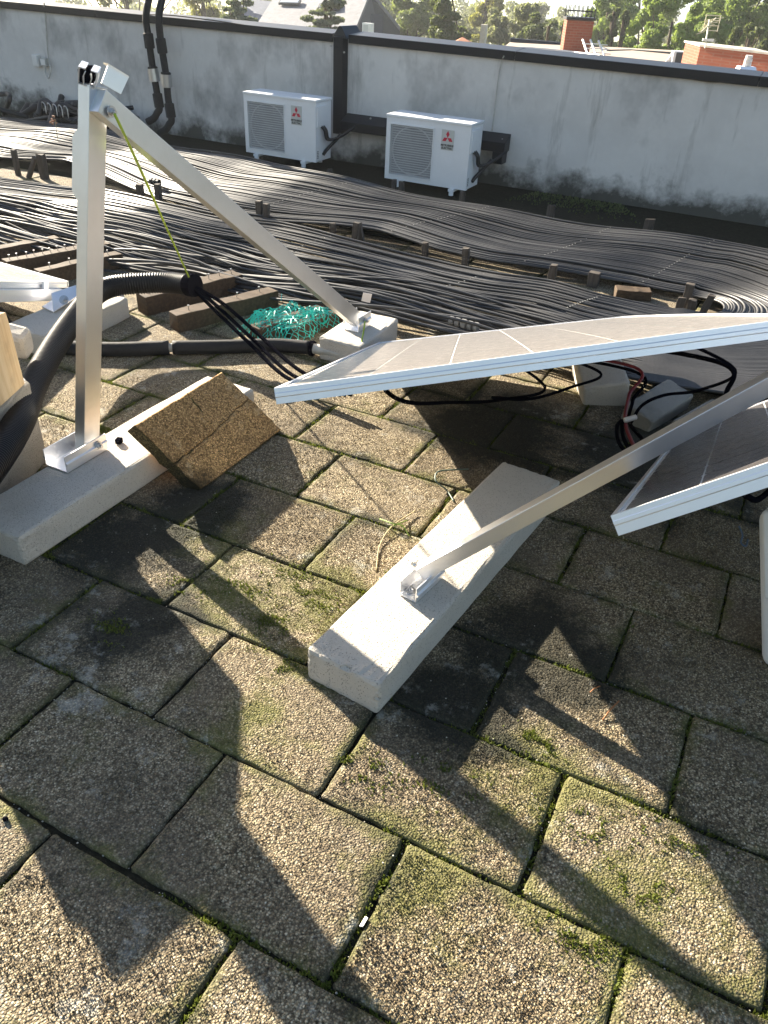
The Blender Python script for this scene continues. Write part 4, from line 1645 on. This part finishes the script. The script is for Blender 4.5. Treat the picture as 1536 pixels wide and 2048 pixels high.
def air_conditioner(label, loc, W_=.80):
    t = thing('air_conditioner', label, 'air conditioner', (0, 0, 0), 'air conditioners by the parapet')
    D, z0, z1 = .285, .055, .565
    gx0, gx1, gz0, gz1 = .045, .455, z0 + .045, z1 - .055
    m = MB()
    m.box((W_ / 2, D / 2 + .02, (z0 + z1) / 2), (W_ - .004, D - .04, z1 - z0 - .004))
    m.build('casing', M['ac'], t, bevel=.006)
    # front panel with a real opening
    for nm, (a, b, c, d) in (('front_panel', (0, gx0, z0, z1)), ('front_panel', (gx1, W_, z0, z1)), ('front_panel', (gx0 + .0005, gx1 - .0005, z0, gz0)), ('front_panel', (gx0 + .0005, gx1 - .0005, gz1, z1))):
        m = MB()
        m.box(((a + b) / 2, .0185, (c + d) / 2), (b - a, .041, d - c))
        m.build(nm, M['ac'], t)
    m = MB()
    m.box((W_ / 2, D / 2 - .002, z1 + .011), (W_ + .012, D + .012, .022))
    m.build('lid', M['ac'], t, bevel=.006)
    m = MB()
    m.box(((gx0 + gx1) / 2, .0375, (gz0 + gz1) / 2), (gx1 - gx0, .003, gz1 - gz0))
    m.build('grille_backing', M['ac_back'], t)
    cx, cz, R = (gx0 + gx1) / 2, (gz0 + gz1) / 2, .195
    m = MB()
    m.tube([(cx + R * math.cos(a), .030, cz + R * math.sin(a)) for a in np.linspace(0, 2 * math.pi, 40)], .006, 6)
    m.build('fan_ring', M['ac_wire'], t)
    for k in range(3):
        a = k * 2.094 + .4
        m = MB()
        p = [(cx + .03 * math.cos(a), .034, cz + .03 * math.sin(a))]
        for s in np.linspace(0, 1.35, 8):
            p.append((cx + (R - .012) * math.cos(a + s), .030 + .004 * s, cz + (R - .012) * math.sin(a + s)))
        p.append((cx + .035 * math.cos(a + 1.2), .030, cz + .035 * math.sin(a + 1.2)))
        m.prism(p, (0, -1, 0), .002)
        m.build('fan_blade', M['ac_blade'], t)
    m = MB()
    for k in range(21):
        z = gz0 + (gz1 - gz0) * (k + .5) / 21
        m.box((cx, -.003, z), (gx1 - gx0, .004, .0055))
    for k in range(46):
        x = gx0 + (gx1 - gx0) * (k + .5) / 46
        m.box((x, .0025, cz), (.0022, .003, gz1 - gz0))
    m.build('grille', M['ac_wire'], t)
    m = MB()
    for a, b, c, d in ((gx0 - .008, gx0, gz0 - .008, gz1 + .008), (gx1, gx1 + .008, gz0 - .008, gz1 + .008), (gx0, gx1, gz0 - .008, gz0), (gx0, gx1, gz1, gz1 + .008)):
        m.box(((a + b) / 2, -.005, (c + d) / 2), (b - a, .010, d - c))
    m.build('grille_rim', M['ac'], t)
    # badge
    px0, px1, pz0, pz1 = .535, .650, z1 - .205, z1 - .045
    m = MB()
    m.box(((px0 + px1) / 2, -.004, (pz0 + pz1) / 2), (px1 - px0, .004, pz1 - pz0))
    badge = m.build('badge', M['plate'], t)
    bx, bz = (px0 + px1) / 2, pz0 + .098
    s = .032

    def rhomb(ang):
        a = V(math.cos(ang), 0, math.sin(ang))
        b = V(-math.sin(ang), 0, math.cos(ang))
        return [a * 0, a * s * .866 + b * s * .5, a * 2 * s * .866, a * s * .866 - b * s * .5]
    for ang in (math.pi / 2, math.pi * 7 / 6, -math.pi / 6):
        m = MB()
        q = [V(bx, -.0065, bz) + p for p in rhomb(ang)]
        m.prism(q, (0, -1, 0), .001)
        m.build('emblem_diamond', M['red'], badge)
    text_mesh('MITSUBISHI', .0235, 'lettering', M['ink'], badge, (bx, -.0067, pz0 + .030))
    text_mesh('ELECTRIC', .0235, 'lettering', M['ink'], badge, (bx, -.0067, pz0 + .008))
    # service cover, pipes and vents on the right hand side
    m = MB()
    m.box((W_ + .006, .10, z1 - .12), (.014, .17, .18))
    m.build('service_cover', M['ac'], t, bevel=.004)
    for k in range(5):
        m = MB()
        m.box((W_ - .001, .035, z0 + .035 + k * .014), (.004, .028, .007))
        m.build('vent_slot', M['ac_dark'], t)
    for k, dy in enumerate((0, .035)):
        m = MB()
        m.tube(spline([(W_ + .0, .09 + dy, z1 - .20), (W_ + .035, .10 + dy, z1 - .24), (W_ + .05, .13 + dy, z1 - .32), (W_ + .12, .24 + dy, z1 - .30), (W_ + .20, .40, z1 - .22)], 8), .012, 8)
        m.build('refrigerant_pipe', M['rubber'], t, smooth=True)
    m = MB()
    m.tube(spline([(W_ + .12, .26, z1 - .28), (W_ + .08, .25, z0 + .18), (W_ + .03, .16, z0 + .10), (W_ + .0, .13, z0 + .05)], 8), .016, 8)
    m.build('refrigerant_pipe', M['rubber'], t, smooth=True)
    for x in (.13, W_ - .13):
        m = MB()
        m.box((x, D / 2, z0 - .012), (.05, D + .06, .022))
        m.tube([(x, -.012, z0 - .004), (x, -.012, z0 + .018)], .007, 6)
        m.tube([(x, -.012, 0), (x, -.012, z0 - .02)], .022, 8)
        m.tube([(x, D + .01, 0), (x, D + .01, z0 - .02)], .022, 8)
        m.build('foot', M['ac'], t)
    t.location = loc
    return t


ac1 = air_conditioner('left white air conditioner beside the dark vertical trunking', (-4.995, 6.93, .020))
ac2 = copy_tree(ac1, (-3.435, 6.88, -.005))
ac2['label'] = 'right white air conditioner in front of the low horizontal trunking'

# insulated pipes climbing over the parapet at left
for lab, x0, xs in (('left black insulated pipe climbing over the parapet', 0, [(290, -22), (292, 30), (297, 75), (306, 140), (313, 180), (319, 215)]),
                    ('right black insulated pipe climbing over the parapet', 1, [(316, -20), (318, 30), (322, 85), (332, 150), (336, 195), (343, 238)])):
    yy = 7.38
    P = [ony(a, b, yy) for a, b in xs]
    P[0] = P[0] + V(0, .1, 0)
    e1 = P[-1] + V(-.02, -.02, -.05)
    e2 = P[-1] + V(-.07, -.03, -.11)
    e3 = P[-1] + V(-.14, -.06, -.15)
    t = thing('insulated_pipe', lab, 'pipe', (P[-1][0], yy, 0))
    m = MB()
    m.tube(spline(P + [e1, e2, e3], 8), .036, 12)
    m.build('foam_sleeve', M['foam'], t, smooth=True)
    for q, (i, fr_) in enumerate(((2, .1), (3, .2), (4, .6))):
        c = P[i] * (1 - fr_) + P[min(i + 1, 5)] * fr_
        dd = nrm(P[min(i + 1, 5)] - P[i])
        m = MB()
        m.tube([c - dd * .07, c + dd * .07], .052, 12)
        m.build('pipe_collar', M['foam'], t, bevel=.01)
    c = P[3] * .75 + P[4] * .25
    dd = nrm(P[4] - P[3])
    m = MB()
    m.tube([c - dd * .06, c + dd * .06], .055 if x0 == 0 else .057, 12)
    m.build('foil_tape', M['steel'], t)
    m = MB()
    a = P[0] + V(0, .0, -.03)
    m.tube(spline([a, a + V(0, .05, .08), a + V(.02, .22, .10), a + V(.03, .45, .04)], 8), .04, 12)
    m.build('pipe_elbow', M['foam'], t, smooth=True)

jb = []
for lab, (a, b), sz in (('white junction box on the parapet, left of the pair', (73, 121), (.09, .05, .12)), ('smaller grey junction box beside the white one', (90, 124), (.085, .06, .085))):
    c = ony(a, b, WY - .03)
    t = thing('junction_box', lab, 'junction box', c)
    m = MB()
    m.box(c, sz)
    m.build('box', M['white_plastic'] if 'white junction' in lab and 'left' in lab else M['pvc'], t, bevel=.006)
    m = MB()
    m.box(c - V(0, sz[1] / 2 + .003, 0), (sz[0] * .8, .006, sz[2] * .7))
    m.build('cover', M['white_plastic'], t, bevel=.002)
m = MB()
m.tube(spline([ony(88, 5, WY - .04), ony(90, 25, WY - .02), ony(93, 70, WY - .02), ony(96, 110, WY - .03), ony(101, 140, WY - .06), ony(97, 157, WY - .08), ony(91, 145, WY - .06), ony(90, 132, WY - .05)], 8), .008, 6)
o = m.build('wall_cable', M['pvc'], smooth=True)
tag(o, 'thin grey cable hanging down to the junction boxes', 'cable')
m = MB()
m.tube(spline([ony(1008, 112, WY - .04), ony(1002, 125, WY - .02), ony(996, 160, WY - .02), ony(990, 210, WY - .02), ony(984, 262, WY - .02)], 8), .006, 6)
o = m.build('wall_cable', M['pvc'], smooth=True)
tag(o, 'thin grey cable running down the parapet above the right air conditioner', 'cable')
for lab, pts in (('sagging thin wire below the left coping', [(100, 12), (160, 20), (240, 27), (330, 27), (420, 37), (520, 52), (620, 66)]),
                 ('sagging thin wire below the right coping', [(1008, 112), (1100, 122), (1180, 132), (1230, 131), (1330, 145), (1420, 160), (1480, 158)])):
    m = MB()
    m.tube(spline([ony(a, b + 3, WY - .03) for a, b in pts], 8), .005, 5)
    o = m.build('thin_wire', M['bark'], smooth=True)
    tag(o, lab, 'wire')

# heap of black tubing in the left corner
hp = thing('tubing_heap', 'untidy heap of black tubing by the wall at far left', 'tubing', (-7.5, 7.1, 0))
rh = np.random.default_rng(8)
for k in range(16):
    c = V(rh.uniform(-8.4, -6.75), rh.uniform(6.95, 7.40), 0)
    q = [c + V(rh.uniform(-.35, .35), rh.uniform(-.2, .2), rh.uniform(.03, .26)) for _ in range(5)]
    m = MB()
    m.tube(spline(q, 8), rh.uniform(.02, .045), 9)
    m.build('tube', M['rubber'], hp, smooth=True)
for k in range(5):
    c = ony(85 + k * 11, 218 + k * 2, 6.9)
    m = MB()
    m.tube(spline([c, c + V(.03, -.02, .07), c + V(.07, -.02, .05), c + V(.08, -.03, -.04)], 6), .006, 5)
    m.build('wire_hook', M['steel'], hp, smooth=True)
wdp = thing('dry_weed', 'dry reddish weed standing on the hose mat behind the post', 'plant', onz(117, 282, .1))
m = MB()
c = onz(117, 285, .1)
m.tube(spline([c, c + V(.0, 0, .10), c + V(.01, 0, .20)], 5), .003, 5)
m.build('stem', M['twine'], wdp)
m = MB()
for k in range(12):
    m.box(c + V(random.uniform(-.04, .04), random.uniform(-.03, .03), .19 + random.uniform(-.03, .04)), (.014, .014, .014))
m.build('flower_head', m_plain('dry_flower', (.28, .13, .07), .8), wdp)

# ------------------------------------------------------------------ beyond the parapet
gm = MB()
VD = nrm(V(CAM_F[0], CAM_F[1], 0))
VS = V(VD[1], -VD[0], 0)


def ground_z(dist):
    return -6.5 - .095 * dist


gp = []
for dd in (9.0, 60.0, 900.0):
    for ss in (-1, 1):
        q = VD * dd + VS * ss * (40 + dd * 1.2)
        gp.append((q[0], q[1], ground_z(dd)))
gm.add(gp, [(0, 1, 3, 2), (2, 3, 5, 4)])
gr = gm.build('ground', M['terrain'])
gr['kind'] = 'structure'
gr['label'] = 'garden ground below the roof'


def leaf_cloud(centres, radii, n, size, squash=.8, droop=0.0):
    """leaf-sized quads spread through clumps"""
    k = len(centres)
    w = np.array(radii) ** 2
    w = w / w.sum()
    idx = RNG.choice(k, n, p=w)
    c = np.asarray(centres)[idx]
    r = np.asarray(radii)[idx]
    d = RNG.normal(0, 1, (n, 3))
    d /= np.linalg.norm(d, axis=1)[:, None]
    rad = r * RNG.uniform(.45, 1.08, n) ** .6
    p = c + d * rad[:, None] * np.array([1, 1, squash])
    nrm_ = d + RNG.normal(0, .7, (n, 3))
    nrm_ /= np.linalg.norm(nrm_, axis=1)[:, None]
    t1 = np.cross(nrm_, RNG.normal(0, 1, (n, 3)))
    t1 /= np.linalg.norm(t1, axis=1)[:, None]
    t2 = np.cross(nrm_, t1)
    s = size * RNG.uniform(.5, 1.3, n)
    t1 = t1 * s[:, None]
    t2 = t2 * (s * RNG.uniform(.35, .8, n))[:, None]
    v = np.stack([p - t1, p - t2, p + t1, p + t2], 1).reshape(-1, 3)
    return v, np.arange(n * 4).reshape(-1, 4)


def tree(label, px, py, t, rx, ry, kind, mat, n=5000, leaf=.12, clumps=26, seed=0, name='tree', trunk=True):
    """crown centred at pixel (px, py), half extents rx, ry pixels at depth t"""
    r = np.random.default_rng(seed)
    c = at(px, py, t)
    sx, sz = rx * t / F_PX, ry * t / F_PX
    gz = ground_z(math.hypot(c[0], c[1]))
    root = thing(name, label, 'tree', (c[0], c[1], gz), 'trees beyond the parapet')
    cs, rs = [], []
    for k in range(clumps):
        while True:
            q = r.uniform(-1, 1, 3)
            if kind == 'round':
                ok = (q ** 2).sum() < 1
                rad = .26
            elif kind == 'cone':
                ok = math.hypot(q[0], q[1]) < (1 - (q[2] + 1) / 2) * .95 + .05
                rad = .20
            elif kind == 'column':
                ok = math.hypot(q[0], q[1]) < .75 * (1 - max(0, q[2]) ** 2 * .8)
                rad = .40
            elif kind == 'tier':
                ok = math.hypot(q[0], q[1]) < (1 - (q[2] + 1) / 2) * .9 + .12
                q[2] = round(q[2] * 4) / 4 + r.normal(0, .03)
                rad = .22
            else:
                ok = (q ** 2).sum() < 1
                rad = .26
            if ok:
                break
        cs.append(c + V(q[0] * sx, q[1] * sx, q[2] * sz))
        rs.append(rad * min(sx, max(sz, sx * .5)) * r.uniform(.7, 1.35))
    v, f = leaf_cloud(cs, rs, int(n * 2.4), leaf * .95, {'tier': .35, 'cone': .7}.get(kind, .85))
    mesh_np('crown', v, f, M[mat], root)
    m = MB()
    top = c + V(0, 0, sz * (.75 if kind in ('cone', 'tier', 'column') else .2))
    b = V(c[0], c[1], gz - .2)
    hgt = top[2] - b[2]
    m.tube([b + (top - b) * s + V(.1 * math.sin(s * 4), .1 * math.cos(s * 3), 0) for s in np.linspace(0, 1, 8)], np.linspace(.028 * hgt, .006 * hgt, 8), 8)
    for k in range(min(10, clumps)):
        s = r.uniform(.45, .95)
        p0 = b + (top - b) * s
        m.tube([p0, (p0 + cs[k]) / 2 + V(0, 0, .05 * sz), cs[k]], [.010 * hgt * (1 - s * .6), .006 * hgt * (1 - s * .6), .002 * hgt], 5)
    m.build('trunk', M['bark'], root, smooth=True)
    return root


T = [
    ('golden autumn poplar behind the left pipes', 405, -25, 62, 42, 60, 'column', 'leaf_gold', 3000, .14, 16),
    ('olive green tree left of the golden poplar', 250, -45, 55, 120, 60, 'round', 'leaf_olive', 3500, .13, 18),
    ('blue green cedar in front of the slate roofs at left', 475, -10, 34, 42, 52, 'tier', 'leaf_cedar', 3000, .09, 40),
    ('dark tiered cedar standing before the skylit roof', 655, 6, 36, 56, 62, 'tier', 'leaf_cedar', 5200, .085, 60),
    ('dense green tree right of the skylit house', 825, 30, 60, 62, 62, 'round', 'leaf_mid', 5200, .14, 30),
    ('tall ragged ivy clad conifer behind the middle of the parapet', 895, 25, 42, 62, 95, 'cone', 'leaf_dark', 6500, .10, 44),
    ('pale golden poplar right of the ragged conifer', 975, 0, 75, 34, 75, 'column', 'leaf_gold', 3500, .15, 16),
    ('grey olive tree left of the brick chimney', 1030, 62, 58, 62, 55, 'round', 'leaf_olive', 5200, .13, 30),
    ('dark olive tree directly behind the tall brick chimney', 1090, 72, 50, 52, 48, 'round', 'leaf_dark', 4200, .12, 24),
    ('small blue green fir beside the brick chimney', 1098, 82, 34, 32, 34, 'cone', 'leaf_cedar', 2600, .07, 30),
    ('bright pine crown just right of the brick chimney', 1215, 40, 62, 60, 66, 'round', 'leaf_pine', 6000, .13, 26),
    ('left dark cypress between the pines', 1222, 78, 44, 13, 62, 'column', 'leaf_dark', 2600, .08, 18),
    ('right dark cypress between the pines', 1243, 82, 44, 12, 56, 'column', 'leaf_dark', 2400, .08, 18),
    ('big spreading stone pine in the middle of the right side', 1345, 58, 46, 108, 62, 'round', 'leaf_pine', 9500, .11, 38),
    ('tall stone pine rising behind the spreading one', 1310, -30, 66, 120, 70, 'round', 'leaf_pine', 7000, .14, 30),
    ('stone pine above the brick box at the right edge', 1480, 20, 52, 95, 70, 'round', 'leaf_pine', 8000, .12, 34),
    ('dark tree under the stone pines at the right edge', 1500, 85, 40, 60, 30, 'round', 'leaf_dark', 3800, .10, 22),
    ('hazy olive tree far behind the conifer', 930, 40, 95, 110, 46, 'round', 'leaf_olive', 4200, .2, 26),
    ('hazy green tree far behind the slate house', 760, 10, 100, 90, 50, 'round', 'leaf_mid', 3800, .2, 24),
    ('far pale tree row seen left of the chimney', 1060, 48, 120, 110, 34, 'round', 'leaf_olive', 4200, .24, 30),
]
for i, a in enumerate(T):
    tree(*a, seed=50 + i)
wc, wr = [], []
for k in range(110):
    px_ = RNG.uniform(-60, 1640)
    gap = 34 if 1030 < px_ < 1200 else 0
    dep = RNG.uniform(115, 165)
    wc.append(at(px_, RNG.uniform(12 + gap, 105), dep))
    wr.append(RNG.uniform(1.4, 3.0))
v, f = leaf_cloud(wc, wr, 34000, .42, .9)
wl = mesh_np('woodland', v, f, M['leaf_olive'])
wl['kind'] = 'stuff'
tag(wl, 'hazy far woodland behind the gardens', 'woodland')


# slate houses
def quad_solid(pts, n, th, name, mat, parent):
    m = MB()
    m.prism(pts, n, th)
    return m.build(name, mat, parent)


hs = thing('slate_house', 'house with pale slate gable roof and two skylights', 'house', at(650, 40, 52))
t0 = 52
rA, rB = at(560, -25, t0 + 3), at(742, -20, t0 - 1)     # ridge, running right
eA, eB = at(505, 62, t0 - 4), at(706, 70, t0 - 6)       # near eaves
m = MB()
m.prism([eA, eB, rB, rA], V(0, 0, 1), -.25)
m.build('roof_slope', M['slate'], hs)
back = at(800, 60, t0 + 3)
m = MB()
m.prism([rB, back + V(0, 0, .2), back + (rA - rB) * .9, rA], V(0, 0, 1), -.25)
m.build('roof_slope', M['slate'], hs)
m = MB()
low = V(0, 0, -5)
m.prism([eB + V(0, 0, -.3), rB + V(0, 0, -.3), back + V(0, 0, -.1), back + low, eB + low], nrm(rA - rB), .25)
m.build('gable_wall', M['house_dark'], hs)
m = MB()
m.prism([eA + V(0, 0, -.4), eB + V(0, 0, -.4), eB + low, eA + low], nrm(rA - eA) * V(1, 1, 0), .25)
m.build('front_wall', M['render_pale'], hs)
for nm, a, b in (('left', .22, .62), ('right', .66, .55)):
    p = eA * (1 - a) * (1 - b) + eB * a * (1 - b) + rB * a * b + rA * (1 - a) * b
    ex, ey = nrm(eB - eA), nrm(rA - eA)
    ez = nrm(np.cross(ex, ey))
    m = MB()
    m.box(p + ez * .08, (1.5, 1.0, .12), [ex, ey, ez])
    sk = m.build('skylight', M['house_dark'], hs)
    m = MB()
    m.box(p + ez * .15, (1.3, .82, .03), [ex, ey, ez])
    m.build('pane', M['glass'], sk)
m = MB()
bx_c = at(736, 57, 44)
m.box(bx_c, (.55, .35, .52))
hb = m.build('wall_unit', M['ac'], hs)
m = MB()
m.box(bx_c + V(-.05, -.18, 0), (.3, .02, .38))
m.build('grille', M['ac_wire'], hb)
m = MB()
m.prism([at(742, 28, 47), at(766, 28, 47), at(766, 90, 47), at(742, 90, 47)], nrm(-CAM_F), -2.0)
m.build('dormer', M['house_dark'], hs)

h2 = thing('slate_house', 'blue slate roof partly hidden behind the left cedar', 'house', at(500, 30, 58))
m = MB()
m.prism([at(440, 70, 56), at(575, 70, 55), at(572, 6, 62), at(470, -6, 62)], V(0, 0, 1), -.3)
m.build('roof_slope', M['slate_blue'], h2)
m = MB()
m.prism([at(440, 71, 56), at(575, 71, 55), at(575, 200, 55), at(440, 200, 56)], VD, .3)
m.build('front_wall', M['render_pale'], h2)
h3 = thing('tiled_house', 'small house with orange tiled roof in front of the conifer', 'house', at(925, 95, 40))
ap = at(925, 74, 40)
b1, b2, b3, b4 = at(893, 96, 38.5), at(962, 100, 38.5), at(960, 92, 41.5), at(897, 88, 41.5)
m = MB()
m.add([ap, b1, b2, b3, b4], [(0, 1, 2), (0, 2, 3), (0, 3, 4), (0, 4, 1), (4, 3, 2, 1)])
m.build('roof', M['tile_roof'], h3)
m = MB()
m.prism([b1 * .97 + b3 * .03, b2 * .97 + b4 * .03, b3 * .97 + b1 * .03, b4 * .97 + b2 * .03], V(0, 0, -1), 4.0)
m.build('wall', M['render_pale'], h3)
m = MB()
q = at(968, 60, 43)
m.box(q + V(0, 0, -.6), (.3, .3, 1.7))
m.build('chimney', M['render_pale'], h3)

# neighbouring flat roof level with the parapet
nb = thing('neighbour_building', 'neighbouring flat roofed building with dark roof edge behind the parapet', 'building', at(1300, 125, 24))
m = MB()
n1, n2, n3, n4 = at(985, 112, 21), at(1700, 190, 19), at(1700, 118, 31), at(1020, 84, 31)
zt = min(p[2] for p in (n1, n2, n3, n4))
m.prism([n1, n2, n3, n4], V(0, 0, -1), .4)
m.build('roof_deck', M['flat_roof'], nb)
m = MB()
m.tube([n4, at(1200, 100, 30.8), at(1215, 108, 29), at(1260, 107, 30), at(1345, 113, 29), n3], .16, 6)
m.build('roof_edge', M['dark_metal'], nb)
m = MB()
m.prism([n1 + V(0, 0, -.41), n2 + V(0, 0, -.41), n3 + V(0, 0, -.41), n4 + V(0, 0, -.41)], V(0, 0, -1), 5.0)
m.build('wall', M['render_pale'], nb)
# tall chimney
tc_ = thing('brick_chimney', 'tall red brick chimney with spiked metal top', 'chimney', at(1150, 106, 26))
c0 = at(1148, 106, 26)
ax_ = [VS, VD, V(0, 0, 1)]
hgt = 1.02
m = MB()
m.box(c0 + V(0, 0, hgt / 2 - .25), (.86, .62, hgt + .3), ax_)
m.build('stack', M['brick'], tc_, bevel=.01)
m = MB()
m.box(c0 + V(0, 0, hgt - .05), (.94, .70, .07), ax_)
m.build('crown', M['dark_metal'], tc_)
for k in range(14):
    m = MB()
    q = c0 + VS * (-.42 + .84 * (k % 7) / 6) + VD * (.28 if k > 6 else -.28) + V(0, 0, hgt - .03)
    m.tube([q, q + V(0, 0, .33)], .014, 5)
    m.build('spike', M['dark_metal'], tc_)
m = MB()
for s_ in (-1, 1):
    m.tube([c0 + VS * -.45 + VD * s_ * .28 + V(0, 0, hgt + .15), c0 + VS * .45 + VD * s_ * .28 + V(0, 0, hgt + .15)], .012, 5)
m.build('spike_rail', M['dark_metal'], tc_)
# white frames beside it
for i, (a, b, c, d, lab) in enumerate(((1166, 80, 1176, 110, 'left white leaning roof frame beside the chimney'), (1181, 80, 1192, 110, 'middle white leaning roof frame beside the chimney'), (1197, 82, 1208, 112, 'right white leaning roof frame beside the chimney'))):
    t = thing('roof_frame', lab, 'frame', at(c, d, 25), 'white roof frames')
    m = MB()
    m.tube([at(a, b, 25), at(c, d, 24.6)], .035, 6)
    m.build('rail', M['white_plastic'], t)
    m = MB()
    for s_ in (.25, .55, .85):
        p = at(a, b, 25) * (1 - s_) + at(c, d, 24.6) * s_
        m.tube([p, p + VS * .24], .016, 5)
    m.build('rung', M['white_plastic'], t)
m = MB()
m.tube(spline([at(1010, 96, 24), at(1060, 96, 24), at(1120, 101, 24), at(1150, 105, 24), at(1200, 111, 23)], 4), .03, 6)
o = m.build('white_pipe', M['white_plastic'])
tag(o, 'long white pipe lying on the neighbouring roof before the chimney', 'pipe')
# roof condenser
t = thing('roof_condenser', 'small grey condenser standing on the neighbouring roof', 'air conditioner', at(1360, 124, 25))
m = MB()
c0 = at(1358, 115, 25)
m.box(c0, (.48, .3, .36), ax_)
m.build('case', M['ac'], t, bevel=.01)
m = MB()
m.box(c0 - VD * .16 + VS * .03, (.36, .02, .29), ax_)
m.build('grille', M['ac_dark'], t)
m = MB()
m.prism([c0 - VS * .24 + V(0, 0, .1), c0 - VS * .24 + V(0, 0, -.18), c0 - VS * .42 + V(0, 0, -.18)], VD, .03)
m.build('bracket', M['white_plastic'], t)
# brick box
t = thing('brick_stair_head', 'low wide red brick box with pale coping at right on the neighbouring roof', 'brick box', at(1460, 145, 22))
l0, l1 = at(1390, 140, 23), at(1533, 158, 21.5)
dv = nrm((l1 - l0) * V(1, 1, 0))
Lh = np.linalg.norm((l1 - l0)[:2])
zt0 = at(1392, 91, 23)[2]
m = MB()
base_z = min(l0[2], l1[2]) - .5
m.prism([V(l0[0], l0[1], base_z), V(l1[0], l1[1], base_z), V(l1[0], l1[1], base_z) + VD * 1.5, V(l0[0], l0[1], base_z) + VD * 1.5], V(0, 0, 1), zt0 - base_z)
m.build('brick_wall', M['brick'], t)
m = MB()
p0_, p1_ = V(l0[0], l0[1], zt0) - dv * .05 - VD * .05, V(l1[0], l1[1], zt0) + dv * .05 - VD * .05
m.prism([p0_, p1_, p1_ + VD * 1.6, p0_ + VD * 1.6], V(0, 0, 1), .05)
m.build('coping', M['render_pale'], t)
# vent
t = thing('roof_vent', 'white stacked roof vent on a grey square base before the brick box', 'vent', at(1490, 138, 20.5))
c0 = at(1492, 138, 20.5)
m = MB()
m.add([c0 + VS * a + VD * b + V(0, 0, z) for a, b, z in ((-.24, -.2, -.1), (.24, -.2, -.1), (.24, .2, -.1), (-.24, .2, -.1), (-.2, -.12, .06), (.2, -.12, .06), (.2, .12, .06), (-.2, .12, .06))],
      [(0, 3, 2, 1), (4, 5, 6, 7), (0, 1, 5, 4), (1, 2, 6, 5), (2, 3, 7, 6), (3, 0, 4, 7)])
m.build('base', M['alu_white'], t)
for k in range(3):
    m = MB()
    m.tube([c0 + V(0, 0, .07 + k * .085), c0 + V(0, 0, .14 + k * .085)], .10 if k < 2 else .085, 12)
    m.build('vent_ring', M['white_plastic'], t)
# aerial
t = thing('roof_antenna', 'yellowish television aerial above the brick box', 'antenna', at(1412, 92, 22))
M['aerial'] = m_plain('aerial_metal', (.62, .58, .40), .5)
q0_, q1_ = at(1410, 96, 22), at(1419, 40, 22)
m = MB()
m.tube([q0_, q1_], .022, 6)
m.build('mast', M['aerial'], t)
bm0, bm1 = at(1402, 64, 21.7), at(1432, 36, 22.4)
m = MB()
m.tube([bm0, bm1], .016, 5)
for k in range(7):
    p = bm0 + (bm1 - bm0) * k / 6
    w = .10 + .02 * k
    m.tube([p - VS * w - V(0, 0, .05), p + VS * w + V(0, 0, .02)], .010, 5)
m.build('boom', M['aerial'], t)
m = MB()
rc = at(1424, 46, 22.2)
for k in range(4):
    z = .18 - .12 * k
    m.tube([rc + V(0, 0, z) - VS * .22, rc + V(0, 0, z) + VS * .22], .011, 5)
for s_ in (-.2, .2):
    m.tube([rc + VS * s_ + V(0, 0, .2), rc + VS * s_ + V(0, 0, -.2)], .011, 5)
m.build('reflector', M['aerial'], t)
m = MB()
m.box(at(1416, 80, 22), (.30, .06, .06), ax_)
m.build('amplifier_box', M['white_plastic'], t)

# the hazy autumn air
hz = MB()
hc = VD * 70
hz.box((hc[0], hc[1], -17.0), (420, 420, 46.0), [VS, VD, V(0, 0, 1)])
hm = bpy.data.materials.new('hazy_air')
hm.use_nodes = True
hm.node_tree.nodes.clear()
ho = hm.node_tree.nodes.new('ShaderNodeOutputMaterial')
hv = hm.node_tree.nodes.new('ShaderNodeVolumePrincipled')
hv.inputs['Color'].default_value = (.93, .95, 1.0, 1)
hv.inputs['Density'].default_value = .0005
hv.inputs['Anisotropy'].default_value = .35
hm.node_tree.links.new(hv.outputs[0], ho.inputs['Volume'])
hob = hz.build('haze', hm)
hob['kind'] = 'stuff'

for o in bpy.data.objects:
    if '_base' in o:
        del o['_base']
